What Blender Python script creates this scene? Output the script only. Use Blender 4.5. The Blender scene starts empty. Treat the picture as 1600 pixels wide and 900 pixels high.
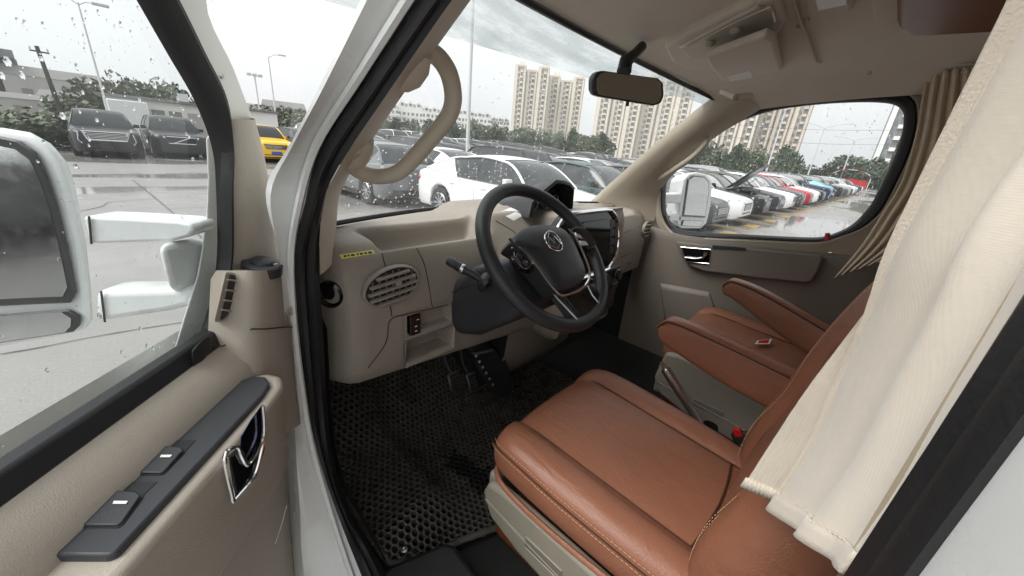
import bpy, math, random
from mathutils import Vector, Matrix, noise as mnoise
random.seed(7)
SC = bpy.context.scene
COL = SC.collection
PI = math.pi

# ------------------------------------------------------------------ camera
CAM = Vector((-1.06, -0.755, 1.62))
YAW, PITCH, ROLL, FOCAL = math.radians(48.9), math.radians(20.7), math.radians(5.2), 574.0
cam_data = bpy.data.cameras.new('camera')
cam_data.sensor_width = 36.0
cam_data.lens = FOCAL / 1600.0 * 36.0
cam_data.clip_start = 0.02
cam_data.clip_end = 4000
cam = bpy.data.objects.new('camera', cam_data)
COL.objects.link(cam)
_f = Vector((math.sin(YAW) * math.cos(PITCH), math.cos(YAW) * math.cos(PITCH), -math.sin(PITCH)))
_r0 = Vector((math.cos(YAW), -math.sin(YAW), 0))
_u0 = _r0.cross(_f)
_r = _r0 * math.cos(ROLL) + _u0 * math.sin(ROLL)
_u = _u0 * math.cos(ROLL) - _r0 * math.sin(ROLL)
cam.matrix_world = Matrix(((_r.x, _u.x, -_f.x, CAM.x), (_r.y, _u.y, -_f.y, CAM.y), (_r.z, _u.z, -_f.z, CAM.z), (0, 0, 0, 1)))
SC.camera = cam

# ------------------------------------------------------------------ overcast sky and soft sun
SUN_EL, SUN_AZ = math.radians(52), math.radians(-70)
world = bpy.data.worlds.new('World')
SC.world = world
world.use_nodes = True
wn, wl = world.node_tree.nodes, world.node_tree.links
wn.clear()
sky = wn.new('ShaderNodeTexSky')
sky.sky_type = 'NISHITA'
sky.sun_disc = False
sky.sun_elevation = SUN_EL
sky.sun_rotation = SUN_AZ
sky.dust_density = 6.0
sky.ozone_density = 1.0
hs = wn.new('ShaderNodeHueSaturation')
hs.inputs['Saturation'].default_value = 0.10
mixw = wn.new('ShaderNodeMix')
mixw.data_type = 'RGBA'
mixw.inputs[0].default_value = 0.55
mixw.inputs[7].default_value = (9.6, 9.75, 9.9, 1)
bg = wn.new('ShaderNodeBackground')
bg.inputs['Strength'].default_value = 0.094
wout = wn.new('ShaderNodeOutputWorld')
wl.new(sky.outputs[0], hs.inputs['Color'])
wl.new(hs.outputs[0], mixw.inputs[6])
wtc = wn.new('ShaderNodeTexCoord'); wno = wn.new('ShaderNodeTexNoise'); wno.inputs['Scale'].default_value = 2.4; wno.inputs['Detail'].default_value = 4
wmr = wn.new('ShaderNodeMapRange'); wmr.inputs[1].default_value = .3; wmr.inputs[2].default_value = .7; wmr.inputs[3].default_value = .90; wmr.inputs[4].default_value = 1.04
wcl = wn.new('ShaderNodeMix'); wcl.data_type = 'RGBA'; wcl.blend_type = 'MULTIPLY'; wcl.inputs[0].default_value = 1.0
wl.new(wtc.outputs['Generated'], wno.inputs['Vector']); wl.new(wno.outputs['Fac'], wmr.inputs[0])
wl.new(mixw.outputs[2], wcl.inputs[6]); wl.new(wmr.outputs[0], wcl.inputs[7])
wl.new(wcl.outputs[2], bg.inputs['Color'])
wl.new(bg.outputs[0], wout.inputs['Surface'])
sun_data = bpy.data.lights.new('sun', 'SUN')
sun_data.energy = 1.5
sun_data.angle = math.radians(35)
sun_data.color = (1.0, 0.97, 0.93)
sun = bpy.data.objects.new('sun', sun_data)
COL.objects.link(sun)
_sd = Vector((math.sin(SUN_AZ) * math.cos(SUN_EL), math.cos(SUN_AZ) * math.cos(SUN_EL), math.sin(SUN_EL)))
sun.rotation_euler = _sd.to_track_quat('Z', 'Y').to_euler()
sun.location = (0, 0, 60)
SC.view_settings.view_transform = 'Standard'
SC.view_settings.look = 'None'
SC.view_settings.gamma = 1.0
SC.view_settings.use_curve_mapping = False
SC.view_settings.exposure = 0.92
SC.cycles.use_denoising = True
SC.cycles.max_bounces = 10
SC.cycles.diffuse_bounces = 5
SC.cycles.transparent_max_bounces = 16
SC.cycles.sample_clamp_indirect = 8.0

# ------------------------------------------------------------------ measuring: photograph direction -> point on a known plane of the place
def ray(px, py):
    a, b = (px - 800) / FOCAL, -(py - 450) / FOCAL
    return _f + _r * a + _u * b
def at(px, py, x=None, y=None, z=None):
    d = ray(px, py)
    t = (x - CAM.x) / d.x if x is not None else (y - CAM.y) / d.y if y is not None else (z - CAM.z) / d.z
    return CAM + d * t
def atp(px, py, o, n):
    d = ray(px, py)
    return CAM + d * ((Vector(o) - CAM).dot(n) / d.dot(n))
def far(az, dist, z=0.0):
    a = math.radians(az)
    return Vector((CAM.x + dist * math.sin(a), CAM.y + dist * math.cos(a), z))

# ------------------------------------------------------------------ materials
def srgb(r, g, b):
    f = lambda c: (c / 255 / 12.92) if c / 255 <= 0.04045 else ((c / 255 + 0.055) / 1.055) ** 2.4
    return (f(r), f(g), f(b), 1)
def mat(name, col, rough=0.5, metal=0.0, spec=0.5, var=0.0, vscale=6.0, bump=0.0, bscale=300.0, rvar=0.0, coat=0.0, btype='noise', sheen=0.0, crease=0.0, dirt=0.0):
    m = bpy.data.materials.new(name)
    m.use_nodes = True
    nt = m.node_tree
    b = nt.nodes['Principled BSDF']
    if len(col) == 3: col = (*col, 1)
    b.inputs['Base Color'].default_value = col
    b.inputs['Roughness'].default_value = rough
    b.inputs['Metallic'].default_value = metal
    b.inputs['Specular IOR Level'].default_value = spec
    b.inputs['Coat Weight'].default_value = coat
    b.inputs['Sheen Weight'].default_value = sheen
    tc = None
    if var or bump or rvar:
        tc = nt.nodes.new('ShaderNodeTexCoord')
    if var or rvar:
        n = nt.nodes.new('ShaderNodeTexNoise')
        n.inputs['Scale'].default_value = vscale
        n.inputs['Detail'].default_value = 6
        nt.links.new(tc.outputs['Object'], n.inputs['Vector'])
        if var:
            mx = nt.nodes.new('ShaderNodeMix'); mx.data_type = 'RGBA'
            mx.inputs[6].default_value = tuple(c * (1 - var) for c in col[:3]) + (1,)
            mx.inputs[7].default_value = tuple(min(1, c * (1 + var)) for c in col[:3]) + (1,)
            nt.links.new(n.outputs['Fac'], mx.inputs[0])
            nt.links.new(mx.outputs[2], b.inputs['Base Color'])
        if rvar:
            mr = nt.nodes.new('ShaderNodeMapRange')
            mr.inputs[1].default_value = 0.3; mr.inputs[2].default_value = 0.7
            mr.inputs[3].default_value = max(0.02, rough - rvar); mr.inputs[4].default_value = min(1, rough + rvar)
            nt.links.new(n.outputs['Fac'], mr.inputs[0])
            nt.links.new(mr.outputs[0], b.inputs['Roughness'])
    if dirt:
        n4 = nt.nodes.new('ShaderNodeTexNoise'); n4.inputs['Scale'].default_value = 38; n4.inputs['Detail'].default_value = 9; n4.inputs['Roughness'].default_value = .75
        tc = tc or nt.nodes.new('ShaderNodeTexCoord'); nt.links.new(tc.outputs['Object'], n4.inputs['Vector'])
        mr4 = nt.nodes.new('ShaderNodeMapRange'); mr4.inputs[1].default_value = .56; mr4.inputs[2].default_value = .78; mr4.inputs[4].default_value = dirt
        nt.links.new(n4.outputs['Fac'], mr4.inputs[0])
        mx4 = nt.nodes.new('ShaderNodeMix'); mx4.data_type = 'RGBA'; mx4.inputs[7].default_value = tuple(c * .45 for c in col[:3]) + (1,)
        src = b.inputs['Base Color'].links[0].from_socket if b.inputs['Base Color'].is_linked else None
        if src: nt.links.new(src, mx4.inputs[6])
        else: mx4.inputs[6].default_value = col
        nt.links.new(mr4.outputs[0], mx4.inputs[0]); nt.links.new(mx4.outputs[2], b.inputs['Base Color'])
    cb = None
    if crease:
        tc = tc or nt.nodes.new('ShaderNodeTexCoord')
        mp5 = nt.nodes.new('ShaderNodeMapping'); mp5.inputs['Scale'].default_value = (1.0, .45, 1.0); mp5.inputs['Rotation'].default_value = (0, 0, .5)
        nt.links.new(tc.outputs['Object'], mp5.inputs['Vector'])
        n5 = nt.nodes.new('ShaderNodeTexNoise'); n5.inputs['Scale'].default_value = 13; n5.inputs['Detail'].default_value = 4; n5.inputs['Distortion'].default_value = 1.2
        nt.links.new(mp5.outputs[0], n5.inputs['Vector'])
        cb = nt.nodes.new('ShaderNodeBump'); cb.inputs['Strength'].default_value = crease; cb.inputs['Distance'].default_value = .012
        nt.links.new(n5.outputs['Fac'], cb.inputs['Height']); nt.links.new(cb.outputs[0], b.inputs['Normal'])
    if bump:
        if btype == 'voronoi':
            t = nt.nodes.new('ShaderNodeTexVoronoi'); out = t.outputs['Distance']
        else:
            t = nt.nodes.new('ShaderNodeTexNoise'); out = t.outputs['Fac']
            t.inputs['Detail'].default_value = 3
        t.inputs['Scale'].default_value = bscale
        nt.links.new(tc.outputs['Object'], t.inputs['Vector'])
        bp = nt.nodes.new('ShaderNodeBump')
        bp.inputs['Strength'].default_value = bump
        bp.inputs['Distance'].default_value = 0.002
        nt.links.new(out, bp.inputs['Height'])
        if cb: nt.links.new(cb.outputs[0], bp.inputs['Normal'])
        nt.links.new(bp.outputs[0], b.inputs['Normal'])
    return m

def glass_mat(name, tint, veil, veil_var=0.5, rough=0.01, streak=(1, 1, 1), vscale=5, refl=1.0, ior=1.45):
    m = bpy.data.materials.new(name); m.use_nodes = True
    nt = m.node_tree; nt.nodes.clear(); N, L = nt.nodes.new, nt.links.new
    out = N('ShaderNodeOutputMaterial')
    tr = N('ShaderNodeBsdfTransparent'); tr.inputs[0].default_value = (*tint, 1)
    gl = N('ShaderNodeBsdfGlossy'); gl.inputs['Roughness'].default_value = rough
    fr = N('ShaderNodeFresnel'); ge = N('ShaderNodeNewGeometry'); io = N('ShaderNodeMapRange')
    io.inputs[3].default_value = ior; io.inputs[4].default_value = 1 / ior
    L(ge.outputs['Backfacing'], io.inputs[0]); L(io.outputs[0], fr.inputs[0])
    mu = N('ShaderNodeMath'); mu.operation = 'MULTIPLY'; mu.inputs[1].default_value = refl
    L(fr.outputs[0], mu.inputs[0])
    m1 = N('ShaderNodeMixShader'); L(mu.outputs[0], m1.inputs[0]); L(tr.outputs[0], m1.inputs[1]); L(gl.outputs[0], m1.inputs[2])
    tl = N('ShaderNodeBsdfTranslucent'); tl.inputs[0].default_value = (0.86, 0.88, 0.88, 1)
    tc = N('ShaderNodeTexCoord'); mp = N('ShaderNodeMapping'); mp.inputs['Scale'].default_value = streak
    L(tc.outputs['Object'], mp.inputs['Vector'])
    no = N('ShaderNodeTexNoise'); no.inputs['Scale'].default_value = vscale; no.inputs['Detail'].default_value = 8; no.inputs['Roughness'].default_value = 0.65
    L(mp.outputs[0], no.inputs['Vector'])
    mr = N('ShaderNodeMapRange'); mr.inputs[1].default_value = 0.32; mr.inputs[2].default_value = 0.72
    mr.inputs[3].default_value = veil * (1 - veil_var); mr.inputs[4].default_value = veil * (1 + veil_var)
    L(no.outputs['Fac'], mr.inputs[0])
    m2 = N('ShaderNodeMixShader'); L(mr.outputs[0], m2.inputs[0]); L(m1.outputs[0], m2.inputs[1]); L(tl.outputs[0], m2.inputs[2])
    L(m2.outputs[0], out.inputs[0])
    return m

M = {}
M['beige'] = mat('beige_plastic', srgb(171, 162, 150), 0.50, dirt=.30, var=0.08, vscale=9, bump=0.34, bscale=700, rvar=0.06)
M['beige_dash'] = mat('beige_dash_plastic', srgb(150, 142, 131), 0.48, dirt=.32, var=0.08, vscale=7, bump=0.4, bscale=600, rvar=0.07)
M['beige_dark'] = mat('greige_seat_plastic', srgb(150, 143, 130), 0.5, dirt=.25, var=0.06, vscale=8, bump=0.12, bscale=700)
M['door_grey'] = mat('grey_door_vinyl', srgb(126, 118, 109), 0.55, var=0.06, vscale=5, bump=0.12, bscale=600)
M['pillar'] = mat('beige_pillar_plastic', srgb(195, 185, 169), 0.55, var=0.05, vscale=8, bump=0.1, bscale=800)
M['handle'] = mat('lit_handle_plastic', srgb(212, 202, 186), 0.5, var=0.04, vscale=8, bump=0.15, bscale=700)  # paler copy of the pillar plastic: light on the handle put into its colour
M['headliner'] = mat('grey_beige_headliner', srgb(216, 207, 195), 0.9, var=0.06, vscale=14, bump=0.25, bscale=900, sheen=0.2)
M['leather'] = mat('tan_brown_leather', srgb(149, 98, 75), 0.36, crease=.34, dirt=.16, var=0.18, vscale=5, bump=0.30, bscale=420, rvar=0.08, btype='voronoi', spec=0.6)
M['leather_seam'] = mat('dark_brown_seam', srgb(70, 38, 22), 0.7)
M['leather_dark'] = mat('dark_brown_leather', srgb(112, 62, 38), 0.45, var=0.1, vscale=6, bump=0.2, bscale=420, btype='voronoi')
M['thread'] = mat('cream_thread', srgb(214, 176, 138), 0.8)
M['curtain'] = mat('cream_crepe_cloth', srgb(220, 211, 197), 0.95, var=0.05, vscale=220, bump=0.35, bscale=900, sheen=0.3)
def weave(m, period=.0013, strength=.10):
    nt = m.node_tree; b = nt.nodes['Principled BSDF']; N, L = nt.nodes.new, nt.links.new
    tc = N('ShaderNodeTexCoord'); hs = []
    for rot in ((0, 0, .4), (0, PI / 2, 0)):
        mp = N('ShaderNodeMapping'); mp.inputs['Rotation'].default_value = rot; L(tc.outputs['Object'], mp.inputs['Vector'])
        w = N('ShaderNodeTexWave'); w.inputs['Scale'].default_value = .314 / period; w.inputs['Distortion'].default_value = 1.6; w.inputs['Detail'].default_value = 3; w.inputs['Detail Scale'].default_value = .6
        L(mp.outputs[0], w.inputs['Vector']); hs.append(w)
    ad = N('ShaderNodeMath'); ad.operation = 'ADD'; L(hs[0].outputs['Fac'], ad.inputs[0]); L(hs[1].outputs['Fac'], ad.inputs[1])
    bp = N('ShaderNodeBump'); bp.inputs['Strength'].default_value = strength; bp.inputs['Distance'].default_value = .001
    L(ad.outputs[0], bp.inputs['Height']); L(bp.outputs[0], b.inputs['Normal'])
weave(M['curtain'])
M['curtain_dark'] = mat('taupe_cloth', srgb(206, 191, 168), 0.95, var=0.08, vscale=40, bump=0.3, bscale=500, sheen=0.3)
M['black_plastic'] = mat('black_plastic', (0.018, 0.019, 0.021), 0.42, var=0.2, vscale=12, bump=0.1, bscale=800)
M['charcoal'] = mat('charcoal_plastic', srgb(54, 56, 60), 0.45, var=0.06, vscale=8, bump=0.15, bscale=800)
M['wheel_leather'] = mat('black_wheel_leather', srgb(44, 46, 49), 0.42, var=0.12, vscale=10, bump=0.25, bscale=500, btype='voronoi')
M['gloss_black'] = mat('gloss_black', (0.008, 0.008, 0.009), 0.08, spec=0.6)
M['rubber'] = mat('black_rubber', (0.012, 0.012, 0.013), 0.55, var=0.25, vscale=14, bump=0.25, bscale=260)
M['mat_rubber'] = mat('floor_mat_rubber', srgb(70, 67, 62), 0.33, dirt=.5, var=0.45, vscale=16, bump=0.4, bscale=200, rvar=0.2)
M['carpet'] = mat('black_floor', (0.01, 0.01, 0.01), 0.85, var=0.3, vscale=20, bump=0.4, bscale=120)
M['chrome'] = mat('chrome', (0.82, 0.82, 0.83), 0.12, metal=1.0)
M['satin'] = mat('satin_silver', (0.62, 0.62, 0.62), 0.32, metal=1.0)
M['white_paint'] = mat('white_van_paint', srgb(226, 228, 226), 0.28, dirt=.12, var=0.02, vscale=7, rvar=0.08, coat=0.4)
M['mirror_white'] = mat('white_mirror_plastic', srgb(214, 217, 216), 0.35, dirt=.3, var=0.03, vscale=9, rvar=0.1)
M['mirror_glass'] = mat('mirror_glass', (0.78, 0.8, 0.8), 0.03, metal=1.0)
M['wood'] = mat('brown_wood', srgb(120, 68, 38), 0.4, var=0.25, vscale=10)
M['red'] = mat('red_plastic', srgb(190, 24, 30), 0.35)
M['white_mark'] = mat('white_print', srgb(235, 235, 232), 0.5)
M['yellow_label'] = mat('yellow_label', srgb(226, 219, 120), 0.5)
M['ink'] = mat('black_ink', (0.02, 0.02, 0.02), 0.6)
M['lamp_lens'] = mat('frosted_lamp_lens', srgb(196, 192, 184), 0.3, var=0.08, vscale=30)
M['screen'] = mat('dark_screen', (0.012, 0.013, 0.016), 0.06, spec=0.6)
M['windshield'] = glass_mat('wet_windshield_glass', (0.95, 0.97, 0.965), 0.035, 0.8, streak=(3, 3, 1.0), vscale=4, refl=0.6)
M['door_glass'] = glass_mat('wet_door_glass', (0.90, 0.935, 0.93), 0.02, 0.7, streak=(2, 2, 1), vscale=4, refl=0.7)
M['side_glass'] = glass_mat('wet_side_glass', (0.93, 0.95, 0.945), 0.035, 0.8, streak=(5, 5, 0.7), vscale=5, refl=0.6)
M['tint'] = glass_mat('grey_sun_strip', (0.52, 0.555, 0.555), 0.24, 0.85, rough=0.1, streak=(1.0, 1.0, 9), vscale=4, refl=0.5)
def drop_mat():
    m = bpy.data.materials.new('rain_water'); m.use_nodes = True
    b = m.node_tree.nodes['Principled BSDF']
    b.inputs['Base Color'].default_value = (1, 1, 1, 1); b.inputs['Roughness'].default_value = 0.02
    b.inputs['Transmission Weight'].default_value = 1.0; b.inputs['IOR'].default_value = 1.33
    return m
M['water_drop'] = drop_mat()

# ------------------------------------------------------------------ mesh helpers
def V(*a): return Vector(a)
def cr(pts, n=6, closed=False):
    pts = [Vector(p) for p in pts]; N = len(pts); out = []
    for i in range(N if closed else N - 1):
        p1, p2 = pts[i], pts[(i + 1) % N]
        p0 = pts[i - 1] if (i > 0 or closed) else p1 * 2 - p2
        p3 = pts[(i + 2) % N] if (i + 2 < N or closed) else p2 * 2 - p1
        for k in range(n):
            t = k / n
            out.append(0.5 * ((2 * p1) + (p2 - p0) * t + (2 * p0 - 5 * p1 + 4 * p2 - p3) * t * t + (3 * p1 - p0 - 3 * p2 + p3) * t ** 3))
    if not closed: out.append(pts[-1].copy())
    return out
class MB:
    def __init__(s): s.v, s.f, s.mi = [], [], []
    def add(s, vf, mi=0):
        v, f = vf; o = len(s.v)
        s.v += [Vector(p) for p in v]; s.f += [[i + o for i in q] for q in f]; s.mi += [mi] * len(f)
        return s
def grid(rows, cu=False, cv=False, cap=False):
    nr, nc = len(rows), len(rows[0])
    v = [Vector(p) for r in rows for p in r]; f = []
    for i in range(nr if cv else nr - 1):
        for j in range(nc if cu else nc - 1):
            a, b = i, (i + 1) % nr; c, d = j, (j + 1) % nc
            f.append([a * nc + c, a * nc + d, b * nc + d, b * nc + c])
    if cap:
        f.append([j for j in range(nc)][::-1]); f.append([(nr - 1) * nc + j for j in range(nc)])
    return v, f
def tube(path, r, n=10, closed=False, up=None, flat=1.0, cap=True):
    path = [Vector(p) for p in path]; N = len(path); rows = []
    rr = r if isinstance(r, (list, tuple)) else [r] * N
    prev = None
    for i, p in enumerate(path):
        a = path[(i - 1) % N] if (closed or i > 0) else p
        b = path[(i + 1) % N] if (closed or i < N - 1) else p
        t = (b - a); t = t.normalized() if t.length > 1e-9 else Vector((0, 0, 1))
        if up is not None: u = Vector(up)
        elif prev is not None: u = prev
        else: u = Vector((0, 0, 1)) if abs(t.z) < 0.9 else Vector((1, 0, 0))
        s = t.cross(u)
        if s.length < 1e-6: s = t.cross(Vector((1, 0.1, 0)))
        s.normalize(); u2 = s.cross(t).normalized(); prev = u2
        q = rr[min(len(rr) - 1, int(i * (len(rr) - 1) / max(1, N - 1) + 0.5))] if len(rr) != N else rr[i]
        rows.append([p + s * (q * math.cos(2 * PI * k / n)) + u2 * (q * flat * math.sin(2 * PI * k / n)) for k in range(n)])
    return grid(rows, cu=True, cv=closed, cap=cap and not closed)
def extr(outline, vec):
    o = [Vector(p) for p in outline]; vec = Vector(vec); n = len(o)
    v = o + [p + vec for p in o]
    f = [list(range(n))[::-1], list(range(n, 2 * n))] + [[i, (i + 1) % n, n + (i + 1) % n, n + i] for i in range(n)]
    return v, f
def hexa(b, t):
    """four bottom points, four top points"""
    return extr_pts(b, t)
def extr_pts(a, b):
    n = len(a); v = [Vector(p) for p in a] + [Vector(p) for p in b]
    return v, [list(range(n))[::-1], list(range(n, 2 * n))] + [[i, (i + 1) % n, n + (i + 1) % n, n + i] for i in range(n)]
def box(c, s, ax=None):
    c = Vector(c); X, Y, Z = ax if ax else (V(1, 0, 0), V(0, 1, 0), V(0, 0, 1))
    X, Y, Z = X * (s[0] / 2), Y * (s[1] / 2), Z * (s[2] / 2)
    v = [c - X - Y - Z, c + X - Y - Z, c + X + Y - Z, c - X + Y - Z, c - X - Y + Z, c + X - Y + Z, c + X + Y + Z, c - X + Y + Z]
    return v, [[3, 2, 1, 0], [4, 5, 6, 7], [0, 1, 5, 4], [1, 2, 6, 5], [2, 3, 7, 6], [3, 0, 4, 7]]
def lathe(prof, c, ax, n=20, cap=False):
    """prof: (radius, along) ; ax: axis direction"""
    ax = Vector(ax).normalized(); u = ax.orthogonal().normalized(); w = ax.cross(u); c = Vector(c)
    rows = [[c + ax * h + (u * math.cos(2 * PI * k / n) + w * math.sin(2 * PI * k / n)) * r for k in range(n)] for r, h in prof]
    return grid(rows, cu=True, cap=cap)
def obj(name, vf, m, parent=None, bevel=0, seg=2, sub=0, solid=0, off=0.0, smooth=True, sharp=40, kind=None, label=None):
    if isinstance(vf, MB): v, f, mi = vf.v, vf.f, vf.mi
    else: (v, f), mi = vf, None
    me = bpy.data.meshes.new(name)
    me.from_pydata([tuple(p) for p in v], [], f)
    for x in (m if isinstance(m, (list, tuple)) else [m]): me.materials.append(M[x] if isinstance(x, str) else x)
    if mi and max(mi) > 0: me.polygons.foreach_set('material_index', mi)
    me.validate(); me.update()
    if smooth:
        me.polygons.foreach_set('use_smooth', [True] * len(me.polygons))
        if not sub: me.set_sharp_from_angle(angle=math.radians(sharp))
    o = bpy.data.objects.new(name, me); COL.objects.link(o)
    if parent is not None:
        o.parent = parent
        if parent.get('wc'): o.location = -parent.location
    if solid:
        s = o.modifiers.new('thick', 'SOLIDIFY'); s.thickness = solid; s.offset = off
    if bevel:
        b = o.modifiers.new('bevel', 'BEVEL'); b.width = bevel; b.segments = seg; b.limit_method = 'ANGLE'; b.angle_limit = math.radians(30)
        b.harden_normals = False
    if sub:
        s = o.modifiers.new('sub', 'SUBSURF'); s.levels = sub; s.render_levels = sub
    if kind: o['kind'] = kind
    if label: o['label'] = label
    return o
def thing(name, label, cat, loc=(0, 0, 0), group=None, rz=0.0, wc=True):
    o = bpy.data.objects.new(name, None); COL.objects.link(o)
    o.location = loc; o.rotation_euler = (0, 0, rz); o.empty_display_size = 0.1
    if wc: o['wc'] = 1
    o['label'] = label; o['category'] = cat; o['kind'] = 'thing'
    if group: o['group'] = group
    return o
def tag(o, label, cat, group=None):
    o['label'] = label; o['category'] = cat
    if group: o['group'] = group
    return o
def lerp(a, b, t): return a + (b - a) * t
def interp(xs, ys, x):
    if x <= xs[0]: return ys[0]
    for i in range(len(xs) - 1):
        if x <= xs[i + 1]:
            t = (x - xs[i]) / (xs[i + 1] - xs[i]); return lerp(ys[i], ys[i + 1], t)
    return ys[-1]
def sm(t): t = max(0, min(1, t)); return t * t * (3 - 2 * t)
from mathutils.bvhtree import BVHTree
# ================================================================== GROUND
def ground_mat():
    m = bpy.data.materials.new('wet_asphalt'); m.use_nodes = True
    nt = m.node_tree; N, L = nt.nodes.new, nt.links.new; b = nt.nodes['Principled BSDF']
    tc = N('ShaderNodeTexCoord')
    n1 = N('ShaderNodeTexNoise'); n1.inputs['Scale'].default_value = 0.22; n1.inputs['Detail'].default_value = 5
    mp = N('ShaderNodeMapping'); mp.inputs['Scale'].default_value = (0.45, 1.5, 1)
    L(tc.outputs['Object'], mp.inputs['Vector']); L(mp.outputs[0], n1.inputs['Vector'])
    n2 = N('ShaderNodeTexNoise'); n2.inputs['Scale'].default_value = 55; n2.inputs['Detail'].default_value = 4
    L(tc.outputs['Object'], n2.inputs['Vector'])
    n3 = N('ShaderNodeTexNoise'); n3.inputs['Scale'].default_value = 1.7; n3.inputs['Detail'].default_value = 6
    L(tc.outputs['Object'], n3.inputs['Vector'])
    wet = N('ShaderNodeMapRange'); wet.inputs[1].default_value = 0.46; wet.inputs[2].default_value = 0.56
    L(n1.outputs['Fac'], wet.inputs[0])
    mx = N('ShaderNodeMix'); mx.data_type = 'RGBA'
    mx.inputs[6].default_value = (0.40, 0.38, 0.36, 1); mx.inputs[7].default_value = (0.25, 0.238, 0.23, 1)
    L(n3.outputs['Fac'], mx.inputs[0])
    m2 = N('ShaderNodeMix'); m2.data_type = 'RGBA'; m2.blend_type = 'MULTIPLY'; m2.inputs[0].default_value = 0.45
    L(mx.outputs[2], m2.inputs[6]); L(n2.outputs['Fac'], m2.inputs[7])
    L(m2.outputs[2], b.inputs['Base Color'])
    rr = N('ShaderNodeMapRange'); rr.inputs[3].default_value = 0.42; rr.inputs[4].default_value = 0.07
    L(wet.outputs[0], rr.inputs[0]); L(rr.outputs[0], b.inputs['Roughness'])
    bp = N('ShaderNodeBump'); bp.inputs['Distance'].default_value = 0.004
    iv = N('ShaderNodeMapRange'); iv.inputs[3].default_value = 0.35; iv.inputs[4].default_value = 0.03
    L(wet.outputs[0], iv.inputs[0]); L(iv.outputs[0], bp.inputs['Strength'])
    L(n2.outputs['Fac'], bp.inputs['Height']); L(bp.outputs[0], b.inputs['Normal'])
    return m
M['ground'] = ground_mat()
G = 1500
def gz(x, y): return .85 * sm((y - 12.5) / 30) * sm((x - 7.5) / 5)
gxs = [-G, -300, -80, -20, 0] + [6 + 1.0 * i for i in range(9)] + [18, 30, 60, 120, 300, G]
gys = [-G, -300, -80, -20, 0] + [11 + 1.6 * i for i in range(22)] + [50, 80, 150, 400, G]
ground = obj('ground', grid([[V(x, y, gz(x, y)) for x in gxs] for y in gys]), 'ground', kind='structure')
ground['label'] = 'wet grey concrete and asphalt of the car lot'

# ================================================================== VAN BODY
FLOOR = 0.63
van = thing('camper_van', 'white camper van body whose open cab with beige pillars surrounds the seats', 'van', (0, -1.6, 0))
def yw(x): return 0.375 - 0.30 * x * x
def ws_bot(x): return V(x, yw(x), 1.388)
def ws_top(x): return V(x, -0.105 - 0.20 * x * x, 1.925 - 0.075 * x * x)
def ws(x, t):
    p = ws_bot(x).lerp(ws_top(x * 1.02), t)
    b = 0.035 * 4 * t * (1 - t)
    return p + V(0, b * 0.72, b * 0.7)
xs_ws = [-0.80 + 1.60 * i / 24 for i in range(25)]
windshield = obj('windshield', grid([[ws(x, t / 10) for x in xs_ws] for t in range(11)]), 'windshield', van)
windshield['label'] = 'rain spotted curved windshield'
# grey shade band across the top of the glass
def band_t(x): return 0.80 + 0.075 * (x + 0.7) * 0.7 + 0.06 * sm((x - 0.15) / 0.5)
rows = []
for k in range(6):
    rows.append([ws(x, lerp(band_t(x), 0.995, k / 5)) - V(0, 0.004, 0.004) for x in xs_ws])
obj('shade_band', grid(rows), 'tint', windshield)
# black rubber at the foot and head of the glass
obj('glass_seal', tube([ws(x, 0.005) + V(0, -0.006, 0.004) for x in xs_ws], 0.007, 6), 'rubber', windshield)
obj('glass_seal', tube([ws(x, 0.985) + V(0, -0.012, -0.004) for x in xs_ws], 0.008, 6), 'rubber', windshield)
obj('cowl', grid([[V(x, yw(x) + 0.02, 1.37) for x in xs_ws], [V(x * 1.05, yw(x) + 0.28, 1.30) for x in xs_ws], [V(x * 1.08, yw(x) + 0.75, 1.12) for x in xs_ws], [V(x * 1.05, yw(x) + 0.95, 0.85) for x in xs_ws], [V(x * 1.05, yw(x) + 0.98, 0.35) for x in xs_ws]]), 'white_paint', van)

def drops(n, place, rmin, rmax, nrm, stretch=1.0, seed=1):
    rnd = random.Random(seed); mb = MB()
    for _ in range(n):
        p, ok = place(rnd)
        if not ok: continue
        nn = nrm(p).normalized(); u = V(0, 0, 1).cross(nn).normalized(); w = nn.cross(u)
        r = rmin + (rmax - rmin) * rnd.random() ** 3
        sx, sy = r * rnd.uniform(0.8, 1.2), r * rnd.uniform(0.9, 1.0 + 0.5 * stretch)
        c = p
        v = [c + u * sx * math.cos(a * PI / 3) + w * sy * math.sin(a * PI / 3) for a in range(6)]
        v += [c + nn * r * 0.4 + (u * sx * math.cos(a * PI / 3) + w * sy * math.sin(a * PI / 3)) * 0.6 for a in range(6)]
        v.append(c + nn * r * 0.52)
        f = [[a, (a + 1) % 6, 6 + (a + 1) % 6, 6 + a] for a in range(6)] + [[6 + a, 6 + (a + 1) % 6, 12] for a in range(6)] + [[5, 4, 3, 2, 1, 0]]
        mb.add((v, f))
    return mb
STREAK = [(random.Random(40 + k).uniform(-.55, .6), random.Random(60 + k).uniform(.25, .6)) for k in range(12)]
def ws_place(rnd):
    if rnd.random() < .12:
        a, b = STREAK[rnd.randrange(12)]; q = rnd.uniform(0, 1)
        return ws(a + .10 * q + rnd.gauss(0, .003), b - .22 * q) + V(0, .003, .003), True
    x = rnd.uniform(-0.68, 0.70)
    t = rnd.uniform(0.02, 0.78)
    # the wiper leaves the middle nearly clear; drops gather at the foot and sides
    keep = 0.16 + 0.9 * sm((0.42 - t) / 0.35) * sm((0.45 - x) / 0.5) + 0.5 * sm((x - 0.35) / 0.3) + 0.25 * sm((t - 0.6) / 0.2)
    return ws(x, t) + V(0, 0.003, 0.003), rnd.random() < keep
obj('rain_drops', drops(3600, ws_place, 0.0007, 0.0036, lambda p: V(0, 0.72, 0.68), 0.6, 3), 'water_drop', windshield, kind='stuff')

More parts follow.
